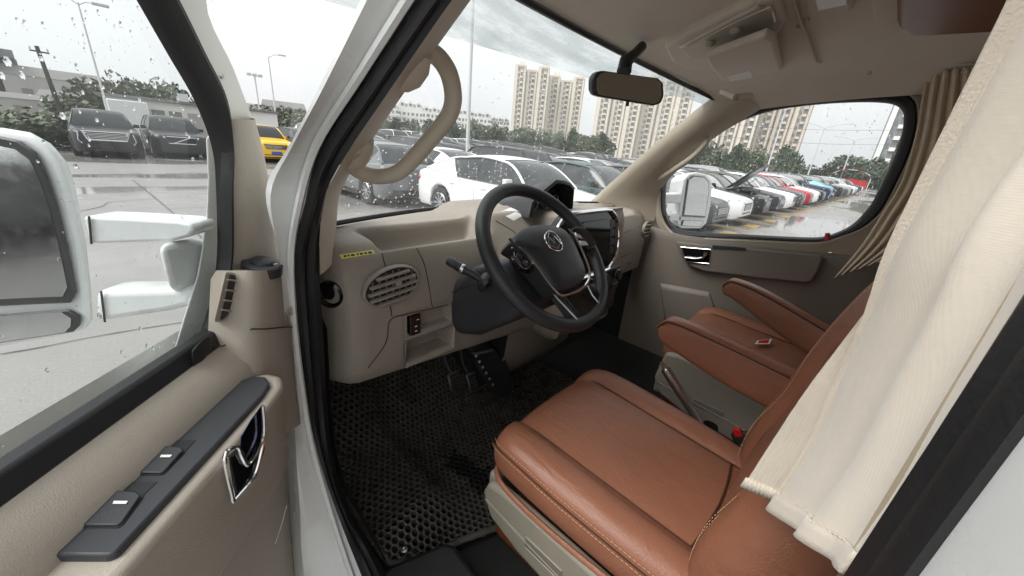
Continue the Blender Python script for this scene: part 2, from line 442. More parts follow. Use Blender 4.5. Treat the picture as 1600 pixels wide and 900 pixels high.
# ---- front pillar and door opening on the driver side
W1 = [at(649, 0, x=-.80), at(575, 110, x=-.815), at(500, 228, x=-.83), at(476, 320, x=-.845), at(458, 400, x=-.85), at(462, 500, x=-.85), at(475, 600, x=-.85), at(490, 680, x=-.85), at(520, 780, x=-.845), at(565, 900, x=-.84)]
S1 = [at(700, 0, x=-.775), at(618, 121, x=-.79), at(540, 240, x=-.80), at(510, 300, x=-.80), at(498, 400, x=-.81), at(505, 520, x=-.81), at(512, 640, x=-.81), at(522, 720, x=-.81), at(548, 800, x=-.805), at(610, 910, x=-.80)]
W0 = [at(563, 0, y=-.32), at(492, 150, y=-.235), at(452, 228, y=-.17), at(415, 300, y=-.10), at(436, 400, y=-.06), at(450, 540, y=-.05), at(460, 660, y=-.05), at(464, 730, y=-.06), at(469, 800, y=-.08), at(477, 910, y=-.13)]
top_w1 = W1[0] + (W1[0] - W1[1]).normalized() * 0.10
top_s1 = S1[0] + (S1[0] - S1[1]).normalized() * 0.10
top_w0 = W0[0] + (W0[0] - W0[1]).normalized() * 0.10
roofline_w1 = [V(-0.775, -0.81, 1.905), V(-0.77, -0.62, 1.91), V(-0.77, -0.48, 1.885), top_w1]
roofline_s1 = [V(-0.745, -0.80, 1.90), V(-0.745, -0.62, 1.905), V(-0.745, -0.46, 1.885), top_s1]
roofline_w0 = [V(-0.85, -0.82, 1.96), V(-0.85, -0.62, 1.965), V(-0.85, -0.46, 1.93), top_w0]
bp_w1 = [V(-0.878, -0.815, 1.15), V(-0.878, -0.815, 1.45), V(-0.878, -0.815, 1.68), V(-0.84, -0.815, 1.84)]
bp_s1 = [V(-0.826, -0.812, 1.15), V(-0.826, -0.812, 1.45), V(-0.826, -0.812, 1.68), V(-0.79, -0.81, 1.84)]
bp_w0 = [V(-0.985, -0.83, 1.15), V(-0.985, -0.83, 1.45), V(-0.975, -0.83, 1.68), V(-0.92, -0.83, 1.86)]
sill_w1 = [V(-0.85, -0.40, 0.60), V(-0.86, -0.60, 0.58), V(-0.88, -0.79, 0.62), V(-0.885, -0.815, 0.75)]
sill_s1 = [V(-0.80, -0.40, 0.59), V(-0.80, -0.60, 0.57), V(-0.82, -0.77, 0.61), V(-0.825, -0.81, 0.75)]
sill_w0 = [V(-0.96, -0.32, 0.52), V(-0.975, -0.60, 0.50), V(-0.985, -0.79, 0.52), V(-0.985, -0.83, 0.75)]
ringW1 = bp_w1 + roofline_w1 + W1 + sill_w1
ringS1 = bp_s1 + roofline_s1 + S1 + sill_s1
ringW0 = bp_w0 + roofline_w0 + W0 + sill_w0
rW1, rS1, rW0 = (cr(r, 5, closed=True) for r in (ringW1, ringS1, ringW0))
# outward return so that the body has a thickness beyond the jamb edge
def outw(p):
    if p.y < -0.79: return p + V(-0.012, -0.25, 0)
    if p.z > 1.84: return p + V(-0.02, 0, 0.12)
    if p.z < 0.66: return p + V(-0.01, 0, -0.2)
    return p + (V(0.15, 0.17, 0) if p.z > 1.36 else V(-0.005, 0.25, -0.02))
rows = [rW1, [a.lerp(b, .35) for a, b in zip(rW1, rW0)], [a.lerp(b, .8) + V(-0.006, -0.006, 0.0) for a, b in zip(rW1, rW0)], rW0, [p.lerp(outw(p), 0.12) for p in rW0], [outw(p) for p in rW0]]
obj('door_jamb', grid(rows, cu=True), 'white_paint', van, label='white painted door opening of the van')
# the pinch seam step in the jamb
obj('jamb_flange', tube([a.lerp(b, .16) + V(-0.003, -0.010, 0) for a, b in zip(rW1, rW0)], 0.006, 6, closed=True), 'white_paint', van)
# rubber weatherstrip following the whole opening
mids = []
for a, b in zip(rW1, rS1):
    c = a.lerp(b, 0.5)
    inward = (V(-0.5, -0.45, 1.2) - c); inward.x = 0; inward.normalize()
    mids.append((c, inward * (.35 if c.y < -.79 else 1)))
seal_rows = [rW1]
for t, h in ((0.08, .012), (0.25, .022), (0.42, .020), (0.5, .012), (0.58, .017), (0.75, .021), (0.92, .010)):
    seal_rows.append([a.lerp(b, t) + iw * h + V(-0.006, 0, 0) for (a, b, (c, iw)) in zip(rW1, rS1, mids)])
seal_rows.append(rS1)
obj('door_seal', grid(seal_rows, cu=True), 'rubber', van, label='black rubber weatherstrip around the door opening')

# ---- pillar trims
T1 = [at(746, -40, x=-.69), at(722, 0, x=-.68), at(658, 95, x=-.665), at(588, 200, x=-.655), at(533, 290, x=-.645), at(524, 345, z=1.40), at(518, 400, z=1.33)]
SS = [S1[0] + (S1[0] - S1[1]) * 0.28, S1[0], at(648, 75, x=-.785), at(586, 170, x=-.795), S1[3], at(500, 370, x=-.81), at(500, 430, x=-.81)]
def pillar_rows(A, B, bulge):
    A, B = cr(A, 5), cr(B, 5); rows = []
    for t in (0, .12, .3, .5, .7, .88, 1):
        h = math.sin(PI * t) * bulge
        rows.append([a.lerp(b, t) + ((CAM + V(0.9, -.1, 0)) - a).normalized() * h for a, b in zip(A, B)])
    rows.append([b + V(0.005, 0.03, 0.0) for b in B])
    return rows
pil_l = obj('front_pillar', grid(pillar_rows(SS, T1, 0.014)), 'pillar', van, label='beige driver side windshield pillar')
TR = [at(1150, 130, x=.69), at(1120, 155, x=.70), at(1060, 203, x=.69), at(1000, 254, x=.68), at(930, 316, x=.673), at(900, 345, x=.67)]
OR = [at(1190, 170, x=.80), at(1140, 200, x=.81), at(1100, 226, x=.82), at(1057, 268, x=.84), at(1032, 300, x=.85), at(1022, 345, x=.855)]
obj('quarter_trim', grid([[V(.874, y, z) for y in (-.085, 0, .12)] for z in (1.1, 1.3, 1.37)]), 'door_grey', van)
def pillar_rows_r(A, B, bulge):
    A, B = cr(A, 5), cr(B, 5); rows = [[a + V(0, 0.03, 0) for a in A]]
    for t in (0, .12, .3, .5, .7, .88, 1):
        h = math.sin(PI * t) * bulge
        rows.append([a.lerp(b, t) + (V(0, -.5, 1.6) - a).normalized() * h for a, b in zip(A, B)])
    return rows
pil_r = obj('front_pillar', grid(pillar_rows_r(TR, OR, 0.03)), 'pillar', van, label='beige passenger side windshield pillar')

def handle_path(c, n=7): return cr(c, n)
# driver side grab handle: two feet and a D-shaped loop
hpts = [at(612, 138, x=-.745), at(632, 105, x=-.72), at(655, 84, x=-.69), at(680, 86, x=-.665), at(700, 112, x=-.65), at(708, 146, x=-.64), at(705, 172, x=-.64), at(692, 194, x=-.642), at(660, 232, x=-.655), at(632, 262, x=-.67), at(610, 274, x=-.685), at(582, 275, x=-.70), at(556, 264, x=-.725), at(543, 245, x=-.75), at(552, 226, x=-.765)]
path = cr(hpts, 6)
rad = [0.0145 if 9 < i < len(path) - 10 else 0.0165 for i in range(len(path))]
gh = obj('grab_handle', tube(path, rad, 14, flat=1.0), 'handle', pil_l, label='beige curved grab handle on the driver side pillar')
for c0, c1 in (((626, 132), (660, 80)), ((548, 258), (572, 214))):
    a, b = at(*c0, x=-.745), at(*c1, x=-.735)
    obj('handle_foot', tube([a, a.lerp(b, .3), a.lerp(b, .7), b], [0.014, .022, .022, .014], 12), 'handle', gh)
hr = [at(1104, 212, x=.795), at(1104, 222, x=.775), at(1085, 243, x=.765), at(1058, 262, x=.77), at(1034, 277, x=.785), at(1026, 279, x=.80)]
gr_ = obj('grab_handle', tube(cr(hr, 6), 0.013, 12), 'pillar', pil_r, label='beige straight grab handle on the passenger side pillar')
obj('handle_recess', tube([at(1095, 214, x=.81), at(1065, 240, x=.825), at(1040, 262, x=.835)], [.006, .016, .008], 8, flat=.5), 'black_plastic', gr_)

# ---- headliner and roof
def zroof(x, y):
    zc = interp([-3, -1.2, -0.7, -0.45, -0.25, -0.10], [2.03, 2.02, 2.00, 1.975, 1.945, 1.925], y)
    return zc - 0.06 * abs(x / 0.8) ** 2 - 0.05 * sm((abs(x) - 0.66) / 0.14)
def yfront(x): return -0.115 - 0.20 * x * x
ysteps = [0, .06, .14, .25, .38, .52, .70, .9, 1.2, 1.7, 2.4]
xs_h = [-0.80, -0.76, -0.70, -0.6, -0.45, -0.3, -0.15, 0, .15, .3, .45, .6, .70, .76, .80]
rows = []
for s in ysteps:
    rows.append([V(x, yfront(x) - s, zroof(x, yfront(x) - s) + (-0.008 * math.exp(-(s / .05) ** 2))) for x in xs_h])
obj('headliner', grid(rows), 'headliner', van, sub=1)
obj('roof_shell', grid([[V(x * 1.08, yfront(x) + 0.03 - s * 2.0, zroof(x, -0.3) + 0.055 + 0.3 * sm(s / .9)) for x in [-.86] + xs_h + [.86]] for s in ysteps]), 'white_paint', van)
# bead of the headliner panel edge
bead = [(1236, -30), (1246, 20), (1262, 60), (1276, 98), (1290, 116), (1310, 121), (1360, 118), (1450, 112)]
bp_ = []
for (px, py) in bead:
    p = at(px, py, z=1.95)
    for _ in range(4): p = at(px, py, z=zroof(p.x, p.y) - 0.009 - .024 * sm((p.x - .45) / .2))
    bp_.append(p)
obj('headliner_bead', tube(cr(bp_, 6), 0.0042, 8), 'pillar', van)
def ceil(px, py, d=0.0):
    p = at(px, py, z=1.95)
    for _ in range(5): p = at(px, py, z=zroof(p.x, p.y) - d)
    return p
for (px, py) in ((1248, 40), (1282, 96), (1358, 114), (1262, 30)):
    c = ceil(px, py, 0.003)
    obj('trim_clip', lathe([(0.0005, -.004), (.004, -.003), (.005, 0), (.005, .004)], c, (0, 0, -1), 10), 'headliner', van)
# overhead interior lamp console
def slab(pts, h, d0=0.0): 
    a = [ceil(px, py, d0) for px, py in pts]
    return extr_pts([p + V(0, 0, 0.01) for p in a], [p - V(0, 0, h) for p in a])
con = obj('roof_console', slab([(1040, 62), (1075, 40), (1180, -12), (1220, -20), (1232, 20), (1222, 38), (1150, 78), (1108, 96), (1078, 98), (1052, 86)], 0.020), 'headliner', van, bevel=0.009, seg=3)
lens = obj('lamp_lens', slab([(1062, 68), (1185, 2), (1212, 8), (1216, 26), (1108, 84), (1078, 84)], 0.012, 0.016), 'lamp_lens', con, bevel=0.004)
for px, py in ((1110, 66), (1150, 46)):
    c = ceil(px, py, 0.030)
    obj('lamp_switch', lathe([(0.0005, .012), (.011, .010), (.014, 0.0)], c, (0, 0, -1), 14), 'pillar', con)
obj('lamp_divider', tube([ceil(1075, 72, .031), ceil(1150, 34, .031), ceil(1205, 10, .031)], 0.003, 6), 'pillar', con)
rl = obj('rear_roof_lamp', slab([(1262, -20), (1330, -25), (1336, 4), (1320, 14), (1275, 20), (1266, 12)], 0.014), 'headliner', van, bevel=0.005)
obj('lamp_lens', slab([(1272, -10), (1325, -14), (1327, 2), (1278, 13)], 0.006, 0.013), 'lamp_lens', rl, bevel=0.003)

# ---- sun visor (a thing that folds by itself)
sv = thing('sun_visor', 'grey beige sun visor with a white sticker folded against the passenger side ceiling', 'sun visor', ceil(1160, 110, 0.02))
vo3 = ceil(1165, 105, 0.045); vn3 = V(-.10, .16, 1).normalized()
vis = [(1102, 92), (1128, 82), (1196, 58), (1210, 64), (1222, 112), (1222, 124), (1214, 132), (1160, 145), (1140, 142), (1108, 104)]
a = [atp(px, py, vo3, vn3) for px, py in vis]
obj('visor_board', extr_pts(a, [p + V(0, 0, 0.020) for p in a]), 'headliner', sv, bevel=0.008, seg=3)
st = [(1135, 119), (1172, 110), (1178, 124), (1146, 133)]
a = [atp(px, py, vo3 - V(0, 0, .0008), vn3) for px, py in st]
obj('white_sticker', extr_pts(a, [p + V(0, 0, -0.0006) for p in a]), 'white_mark', sv)
obj('visor_arm', tube([ceil(1128, 143, 0.03), ceil(1150, 152, .02), ceil(1172, 150, .02)], 0.005, 8), 'headliner', sv)

# ---- B pillar and camper body behind, so the cab is closed
obj('b_pillar_trim', grid([[V(-0.80, -0.815, z), V(-0.76, -0.86, z), V(-0.78, -0.98, z)] for z in (0.62, 1.2, 1.6, 1.88)]), 'pillar', van)
for y0_, y1_, zs_ in ((-.83, -1.35, (.45, 1.15, 1.75)), (-1.35, -2.3, (.45, 1.15)), (-2.3, -4.8, (.45, 1.15, 1.75))):
    obj('side_wall', grid([[V(-.985, y, z) for z in zs_] for y in (y0_, y1_)]), 'white_paint', van)
obj('side_wall', grid([[V(-.985, y, 1.75), V(-.93, y, 1.95), V(-.86, y, 2.3)] for y in (-.83, -4.8)]), 'white_paint', van)
obj('added_camper_window', grid([[V(-.985, y, z) for y in (-1.35, -2.3)] for z in (1.15, 1.75)]), 'side_glass', van)  # unseen window, added to let daylight into the rear of the van
for y0_, y1_, zs_ in ((-.80, -1.25, (.45, 1.15, 1.75)), (-1.25, -2.25, (.45, 1.15)), (-2.25, -4.8, (.45, 1.15, 1.75))):
    obj('side_wall', grid([[V(.985, y, z) for z in zs_] for y in (y0_, y1_)]), 'white_paint', van)
obj('side_wall', grid([[V(.985, y, 1.75), V(.93, y, 1.95), V(.86, y, 2.3)] for y in (-.80, -4.8)]), 'white_paint', van)
obj('added_camper_window', grid([[V(.985, y, z) for y in (-1.25, -2.25)] for z in (1.15, 1.75)]), 'side_glass', van)  # added window out of view, brightens the rear and the mirror reflection
obj('rear_wall', grid([[V(x, -2.5, z) for x in (-.97, 0, .97)] for z in (.5, 1.3, 2.35)]), 'curtain_dark', van)
obj('cab_floor', grid([[V(-0.82, -0.30, FLOOR - .02), V(0, -0.30, FLOOR - .02), V(.9, -0.30, FLOOR - .02)], [V(-0.82, -2.5, FLOOR - .02), V(0, -2.5, FLOOR - .02), V(.9, -2.5, FLOOR - .02)]]), 'carpet', van)
obj('footwell', grid([[V(-0.80, -0.3, FLOOR - .02), V(.9, -0.3, FLOOR - .02)], [V(-0.80, .20, FLOOR - .02), V(.9, .20, FLOOR - .02)], [V(-0.80, .42, .80), V(.9, .42, .80)], [V(-0.80, .50, 1.25), V(.9, .50, 1.25)]]), 'carpet', van)
kick = [V(p.x + .012, p.y + .01, p.z) for p in S1[5:]]
obj('kick_panel', grid([kick, [V(-0.775, p.y + .10, max(FLOOR, p.z)) for p in kick], [V(-0.765, .5, max(FLOOR, p.z)) for p in kick]]), 'carpet', van)
obj('footwell_side', grid([[V(.885, y, z) for y in (-.30, 0, .3, .5)] for z in (FLOOR - .02, 1.0, 1.30)]), 'carpet', van)
obj('sill_plate', grid([[V(-0.80, y, .60), V(-0.76, y, .635), V(-0.70, y, .635)] for y in (-.05, -.2, -.4, -.6, -.8)]), 'rubber', van)
# overhead wooden cabinet behind the cab
cabm = [(1398, -40), (1398, 22), (1420, 36), (1640, 22), (1660, -40)]
a = [ceil(px, py, 0.004) for px, py in cabm]
obj('overhead_cabinet', extr_pts(a, [p + V(0.0, -.02, -0.03) for p in a]), 'wood', van, bevel=0.004)
a = [ceil(px, py, 0.002) for px, py in ((1366, -40), (1368, 30), (1390, 42), (1440, 40), (1440, -40))]
obj('cabinet_trim', extr_pts(a, [p + V(0, 0, -0.014) for p in a]), 'headliner', van, bevel=0.004)
for sx in (-1, 1):
    for y in (0.55, -3.4):
        w = obj('wheel', MB().add(lathe([(.20, -.11), (.33, -.11), (.345, -.08), (.345, .08), (.33, .11), (.20, .11)], (sx * .85, y, .345), (1, 0, 0), 28)).add(lathe([(.20, -.05), (.18, -.10), (.05, -.11), (.001, -.11)], (sx * .85, y, .345), (-sx, 0, 0), 20)), 'rubber', van)
# ================================================================== DASHBOARD
dash = thing('dashboard', 'wide beige dashboard with storage trough, oval vents and central screen below the windshield', 'dashboard', (0, 0.1, 0.95))
def win(x, a, b, s): return sm((x - a) / s) * sm((b - x) / s)
def dprof(x):
    tr = max(win(x, -.648, -.262, .018), win(x, .42, .735, .02))
    pod = win(x, -.30, .40, .07)
    cs = win(x, -.045, .415, .045)
    endl, endr = sm((-.725 - x) / .085), sm((x - .80) / .055)
    e = max(endl, endr)
    y0 = yw(x) - 0.012
    zt = 1.398
    zb = interp([-.82, -.46, -.06, .3, .5, .72, .86], [1.05, 1.02, .985, .97, 1.06, 1.12, 1.20], x)
    P = [(y0, 1.388), (y0 - .05, zt + .002),
         (.175, zt), (.150, zt - .004), (.140, lerp(zt - .006, 1.345, tr)), (.125, lerp(zt - .006, 1.330, tr)), (.09, lerp(1.390, 1.335, tr)),
         (.055, lerp(1.383, 1.353, tr)), (.034, 1.366), (.024, 1.356), (.010, 1.325), (.0, 1.294), (-.006, 1.262), (-.010, 1.225), (-.010, 1.150), (-.004, 1.085), (.004, max(zb + .02, 1.03 if x < -.1 else zb + .02)), (.018, zb), (.06, zb - .01), (.16, zb + .02)]
    Q = []
    for i, (y, z) in enumerate(P):
        if 3 <= i <= 12 and pod > 0:
            k = (i - 3) / 9
            yy, zz = lerp(.15, -.02, k), 1.43 - .02 * k - .11 * max(0, k - .45) / .55
            y, z = lerp(y, yy, pod), lerp(z, zz, pod)
        if i in (1, 2): z += .028 * pod
        if cs > 0 and i >= 8:
            yc = interp([8, 10, 12, 14, 16, 17, 18, 19], [-.055, -.082, -.092, -.098, -.085, -.07, -.02, .12], i)
            zc = interp([8, 9, 10, 11, 12, 13, 14, 15, 16, 17, 18, 19], [1.435, 1.425, 1.39, 1.34, 1.29, 1.23, 1.15, 1.06, .99, .955, .94, .95], i)
            y, z = lerp(y, yc, cs), lerp(z, zc, cs)
        y += e * .10 * (1 if i >= 3 else .3)
        z -= e * .02 * (1 if i < 12 else 0)
        Q.append(V(x, y, z))
    return Q
SX = sorted(set([-.822, -.815, -.80, -.785, -.77, -.755, -.74, -.72, -.69, -.66] + [-.65 + .004 * i for i in range(6)] + [-.62, -.60, -.56, -.52, -.48, -.455, -.42, -.36, -.30, -.285, -.27, -.262, -.25, -.235, -.22, -.19, -.15, -.10, -.06, -.045, -.03, -.015, 0, .02, .06, .12, .18, .24, .29, .33, .355, .365, .375, .385, .395, .405, .415, .41, .42, .43, .45, .5, .56, .62, .68, .71, .72, .73, .74, .76, .78, .80, .81, .82, .83, .84, .85, .856]))
secs = [cr(dprof(x), 3) for x in SX]
dv, df = grid(secs)
# opening for the small storage pockets left of the column
TX0, TX1, TZ0, TZ1 = -.60, -.455, 1.062, 1.205
keep = []
for q in df:
    c = sum((dv[i] for i in q), V(0, 0, 0)) / 4
    if TX0 < c.x < TX1 and TZ0 < c.z < TZ1 and c.y < .02: continue
    keep.append(q)
dbody = obj('dash_body', (dv, keep), 'beige_dash', dash, sharp=50)
BV = BVHTree.FromPolygons(dv, df)
def onb(px, py, d=0.0, bv=None):
    dr = ray(px, py).normalized()
    loc, nrm, _, _ = (bv or BV).ray_cast(CAM, dr)
    if loc is None: return None
    return loc - dr * d
def seam(pts, r, m, parent, name='panel_seam', d=0.0006, bv=None):
    p = [onb(a, b, d, bv) for a, b in pts]; p = [q for q in p if q is not None]
    if len(p) > 1: return obj(name, tube(cr(p, 5), r, 6), m, parent)
M['seam'] = mat('panel_gap_dark_plastic', srgb(70, 62, 54), 0.9)  # dark brown colour of the panel joints
seam([(597, 396), (600, 408), (604, 421)], .0013, 'seam', dash)
seam([(651, 388), (662, 410), (669, 440), (674, 472), (676, 480)], .0013, 'seam', dash)
seam([(608, 473), (611, 484), (612, 494)], .0016, 'seam', dash)
seam([(543, 605), (575, 575), (603, 535), (610, 500), (640, 490), (700, 476)], .0016, 'seam', dash)
seam([(775, 345), (800, 360), (818, 376)], .0013, 'seam', dash)
seam([(523, 352), (545, 349), (572, 347)], .0010, 'seam', dash)
seam([(536, 430), (544, 470), (550, 530), (540, 590), (524, 618)], .0008, 'beige', dash)
# glove box lines on the passenger side
seam([(968, 366), (985, 360), (999, 354)], .0012, 'seam', dash)
seam([(966, 405), (985, 395), (1004, 384)], .0015, 'seam', dash)
# ---- pockets with a recessed tray each
def pocket(x0, x1, z0, z1, depth, m, name):
    ring = lambda y, i=0.0: [V(x0 + i, y, z0 + i), V(x1 - i, y, z0 + i), V(x1 - i, y, z1 - i), V(x0 + i, y, z1 - i)]
    v = ring(-.012) + ring(-.004, .010) + ring(depth, .016)
    f = [[i, (i + 1) % 4, 4 + (i + 1) % 4, 4 + i] for i in range(4)] + [[4 + i, 4 + (i + 1) % 4, 8 + (i + 1) % 4, 8 + i] for i in range(4)] + [[8, 9, 10, 11]]
    return obj(name, (v, f), m, dash, bevel=.004)
px0, px1 = TX0 - .012, TX1 + .012
pk1 = pocket(px0, px1, 1.135, 1.212, .02, 'beige_dash', 'switch_pocket')
obj('switch_block', box((-.575, .004, 1.170), (.032, .03, .058)), 'gloss_black', pk1, bevel=.002)
for dz in (.014, -.004, -.018):
    obj('switch_mark', box((-.574 + .006 * (dz > 0), -.0115, 1.170 + dz), (.007, .001, .0022)), 'white_mark', pk1)
pocket(px0, px1, 1.052, 1.134, .05, 'beige_dash', 'storage_pocket')
# ---- oval air vents
def vent(cx, cz, rx, rz, y0, nsl, parent, tilt=0.0):
    def E_(k, s, y, n=28): 
        a = 2 * PI * k / n
        X, Z = rx * s * math.cos(a), rz * s * math.sin(a)
        return V(cx + X, y, cz + Z + X * tilt)
    n = 28
    vt = obj('air_vent', grid([[E_(k, s, y) for k in range(n)] for s, y in ((1.10, y0 + .010), (1.09, y0 - .001), (1.04, y0 - .004), (1.0, y0 - .003), (.985, y0 + .004))], cu=True), 'beige_dash', parent)
    obj('vent_core', ([E_(k, .99, y0 - .0008) for k in range(n)], [list(range(n))]), 'black_plastic', vt)
    for i in range(nsl):
        z = cz - rz * .74 + 2 * rz * .74 * i / (nsl - 1)
        w = rx * .93 * math.sqrt(max(0.05, 1 - ((z - cz) / rz) ** 2))
        obj('vent_slat', extr([V(cx - w, y0 - .001, z - .0045 - w * tilt), V(cx + w, y0 - .001, z - .0045 + w * tilt), V(cx + w, y0 - .001, z + .0005 + w * tilt), V(cx - w, y0 - .001, z + .0005 - w * tilt)], (0, -.009, -.002)), 'beige_dash', vt, bevel=.001)
    for i in range(7):
        x = cx - rx * .75 + rx * 1.5 * i / 6
        h = rz * .9 * math.sqrt(1 - ((x - cx) / rx) ** 2)
        obj('vent_vane', box((x, y0 - .003, cz + (x - cx) * tilt), (.0018, .004, 2 * h)), 'door_grey', vt)
    return vt
v1 = vent(-.637, 1.292, .068, .044, -.011, 5, dash, .10)
obj('vent_knob', box((-.625, -.018, 1.298), (.016, .010, .010)), 'beige_dash', v1, bevel=.002)
obj('vent_thumbwheel', lathe([(.0005, .007), (.010, .006), (.012, 0)], (-.583, -.006, 1.305), (0, -1, 0), 16), 'beige_dash', v1)
vent(.800, 1.292, .038, .038, -.010, 4, dash)
# round outlet on the dash end
c = onb(516, 460, .001)
nr = V(-.75, -.66, 0)
ro = obj('round_outlet', lathe([(.031, -.006), (.031, .005), (.026, .009), (.022, .004), (.018, -.002), (.010, .002), (.001, .003)], c, nr, 26), 'gloss_black', dash)
# ---- yellow label, blank white sticker
def decal(pts, m, parent, name, d=.0012, nx=6, bv=None):
    a, b, c_, d_ = pts; rows = []
    for j in range(3):
        r = []
        for i in range(nx + 1):
            t, s = i / nx, j / 2
            x = lerp(lerp(a[0], b[0], t), lerp(d_[0], c_[0], t), s); y = lerp(lerp(a[1], b[1], t), lerp(d_[1], c_[1], t), s)
            q = onb(x, y, d, bv); r.append(q)
        if any(q is None for q in r): return None
        rows.append(r)
    return obj(name, grid(rows), m, parent)
yl = decal([(530, 398), (583, 390), (586, 396), (534, 405)], 'yellow_label', dash, 'yellow_label')
for k, (x, w_) in enumerate([(537, 4), (543, 3), (548, 6), (557, 3), (562, 5), (569, 4), (575, 6)]):
    y = 399.5 - (x - 533) * .145
    decal([(x, y), (x + w_, y - .5), (x + w_ + .4, y + 2.4), (x + .4, y + 2.9)], 'ink', dash, 'label_character', .002, 2)
obj_sticker = decal([(780, 332), (798, 324), (822, 334), (803, 345)], 'white_mark', dash, 'white_sticker')

# ---- central instrument pod with its black hood
pod_rows = []
for k in range(9):
    a = PI * k / 8
    pod_rows.append((math.cos(a), math.sin(a)))
def hood_sec(y, cx, rx, rz, z0): return [V(cx - rx * c_, y, z0 + rz * (1 - .5 * max(0, c_)) * (s_ ** .30 if s_ > 0 else 0)) for c_, s_ in pod_rows]
hood = obj('instrument_hood', grid([hood_sec(.27, .04, .10, .035, 1.40), hood_sec(.18, .03, .120, .085, 1.40), hood_sec(.08, .022, .130, .115, 1.405), hood_sec(.03, .022, .130, .122, 1.41), hood_sec(.025, .022, .120, .110, 1.412), hood_sec(.10, .022, .112, .09, 1.415)]), 'black_plastic', dash, sharp=60)
fp = hood_sec(.085, .022, .115, .095, 1.405)
obj('display_panel', (fp, [list(range(len(fp)))]), 'screen', hood)
for cx_, r_ in ((-.035, .032), (.045, .028), (.095, .020)):
    obj('gauge_ring', tube([V(cx_ + r_ * math.cos(2 * PI * i / 20), .078, 1.452 + r_ * math.sin(2 * PI * i / 20)) for i in range(20)], .0018, 6, closed=True), 'satin', hood)
    obj('gauge_needle', box((cx_ + .005, .080, 1.457), (.0015, .001, r_ * .8)), 'red', hood)
# lower oval gauge window between wheel rim and hood
gw = [onb(px, py, .004) for px, py in ((797, 314), (806, 306), (822, 307), (838, 316), (848, 326), (836, 328), (814, 326), (800, 321))]
if all(gw):
    g_ = obj('gauge_window', (gw, [list(range(len(gw)))]), 'screen', dash)
    obj('window_rim', tube(cr(gw, 4, closed=True), .003, 6, closed=True), 'charcoal', g_)

# ---- centre stack
stack = obj('centre_stack', box((.20, -.088, 1.10), (.36, .03, .20)), 'charcoal', dash, bevel=.012, seg=3)
def rrect(cx, cz, w, h, r, y, tilt=.16, n=5):
    out = []
    for (sx, sz, a0) in ((1, 1, 0), (-1, 1, 90), (-1, -1, 180), (1, -1, 270)):
        for k in range(n):
            a = math.radians(a0 + 90 * k / (n - 1))
            z = sz * (h / 2 - r) + r * math.sin(a)
            out.append(V(cx + sx * (w / 2 - r) + r * math.cos(a), y + z * tilt, cz + z))
    return out
bz = rrect(.085, 1.325, .435, .225, .105, -.104)
bezel = obj('chrome_bezel', tube(cr(bz, 2, closed=True), .008, 8, closed=True), 'chrome', dash)
obj('bezel_backing', extr(rrect(.085, 1.325, .425, .215, .10, -.100), (0, .03, 0)), 'gloss_black', bezel)
sc_ = obj('touch_screen', extr(rrect(.125, 1.335, .190, .140, .01, -.1035), (0, -.004, 0)), 'screen', bezel)
for i in range(4):
    obj('screen_key', extr(rrect(.246, 1.385 - .034 * i, .034, .028, .005, -.101 + (1.385 - .034 * i - 1.325) * .16), (0, -.006, 0)), 'charcoal', bezel)
for sx in (-.03, .282):
    obj('stack_vent', extr(rrect(sx, 1.33, .026, .13, .012, -.102), (0, -.003, 0)), 'black_plastic', bezel)
for i in range(3):
    c = V(.12 + .11 * i, -.106, 1.165)
    kn = obj('climate_knob', lathe([(.024, 0), (.024, .008), (.020, .020), (.015, .022), (.001, .022)], c, (0, -1, .1), 20), 'charcoal', stack)
    obj('knob_ring', tube([c + V(.0245 * math.cos(2 * PI * k / 20), -.008, .0245 * math.sin(2 * PI * k / 20)) for k in range(20)], .0016, 6, closed=True), 'satin', kn)
for i in range(4):
    obj('stack_button', box((.10 + .082 * i, -.105, 1.112), (.06, .008, .024)), 'black_plastic', stack, bevel=.003)
lower = obj('lower_stack', box((.24, -.074, .985), (.24, .035, .07)), 'charcoal', dash, bevel=.01, seg=3)
obj('socket_frame', tube(cr(rrect(.32, .985, .075, .035, .008, -.090, 0), 2, closed=True), .003, 6, closed=True), 'satin', lower)
# glove box latch
c = onb(984, 410, .002)
if c: obj('glovebox_latch', box(c, (.035, .012, .014)), 'door_grey', dash, bevel=.003)
# lower knee panel toward the passenger footwell and the transmission tunnel
obj('knee_panel', grid([[V(x, .02, .99), V(x, .03, .90), V(x, .06, .80), V(x, .14, .70), V(x, .2, FLOOR)] for x in (-.17, -.12, 0, .15, .30)]), 'beige_dash', dash)
obj('knee_panel_side', grid([[V(-.17, .02, .99), V(-.17, .03, .90), V(-.17, .06, .80), V(-.17, .14, .70), V(-.17, .2, FLOOR)], [V(-.17, .4, .99), V(-.17, .4, .9), V(-.17, .4, .8), V(-.17, .4, .7), V(-.17, .4, FLOOR)]]), 'carpet', dash)
# black gear boot beside the pedals
gb = [at(735, 552, y=.10), at(772, 545, y=.05), at(792, 565, y=.03), at(802, 600, y=.02), at(800, 622, y=.02), at(778, 622, y=.02), at(760, 600, y=.05), at(746, 575, y=.08)]
obj('gear_boot', extr(gb, (.05, .12, 0)), 'black_plastic', dash, bevel=.012, seg=3)
for k in range(6):
    p = at(744 + 5.2 * k, 556 + 9 * k, y=.075 - .01 * k)
    obj('boot_clip', lathe([(.001, .004), (.005, .003), (.006, 0)], p, (-.3, -1, .5), 8), 'satin', dash)

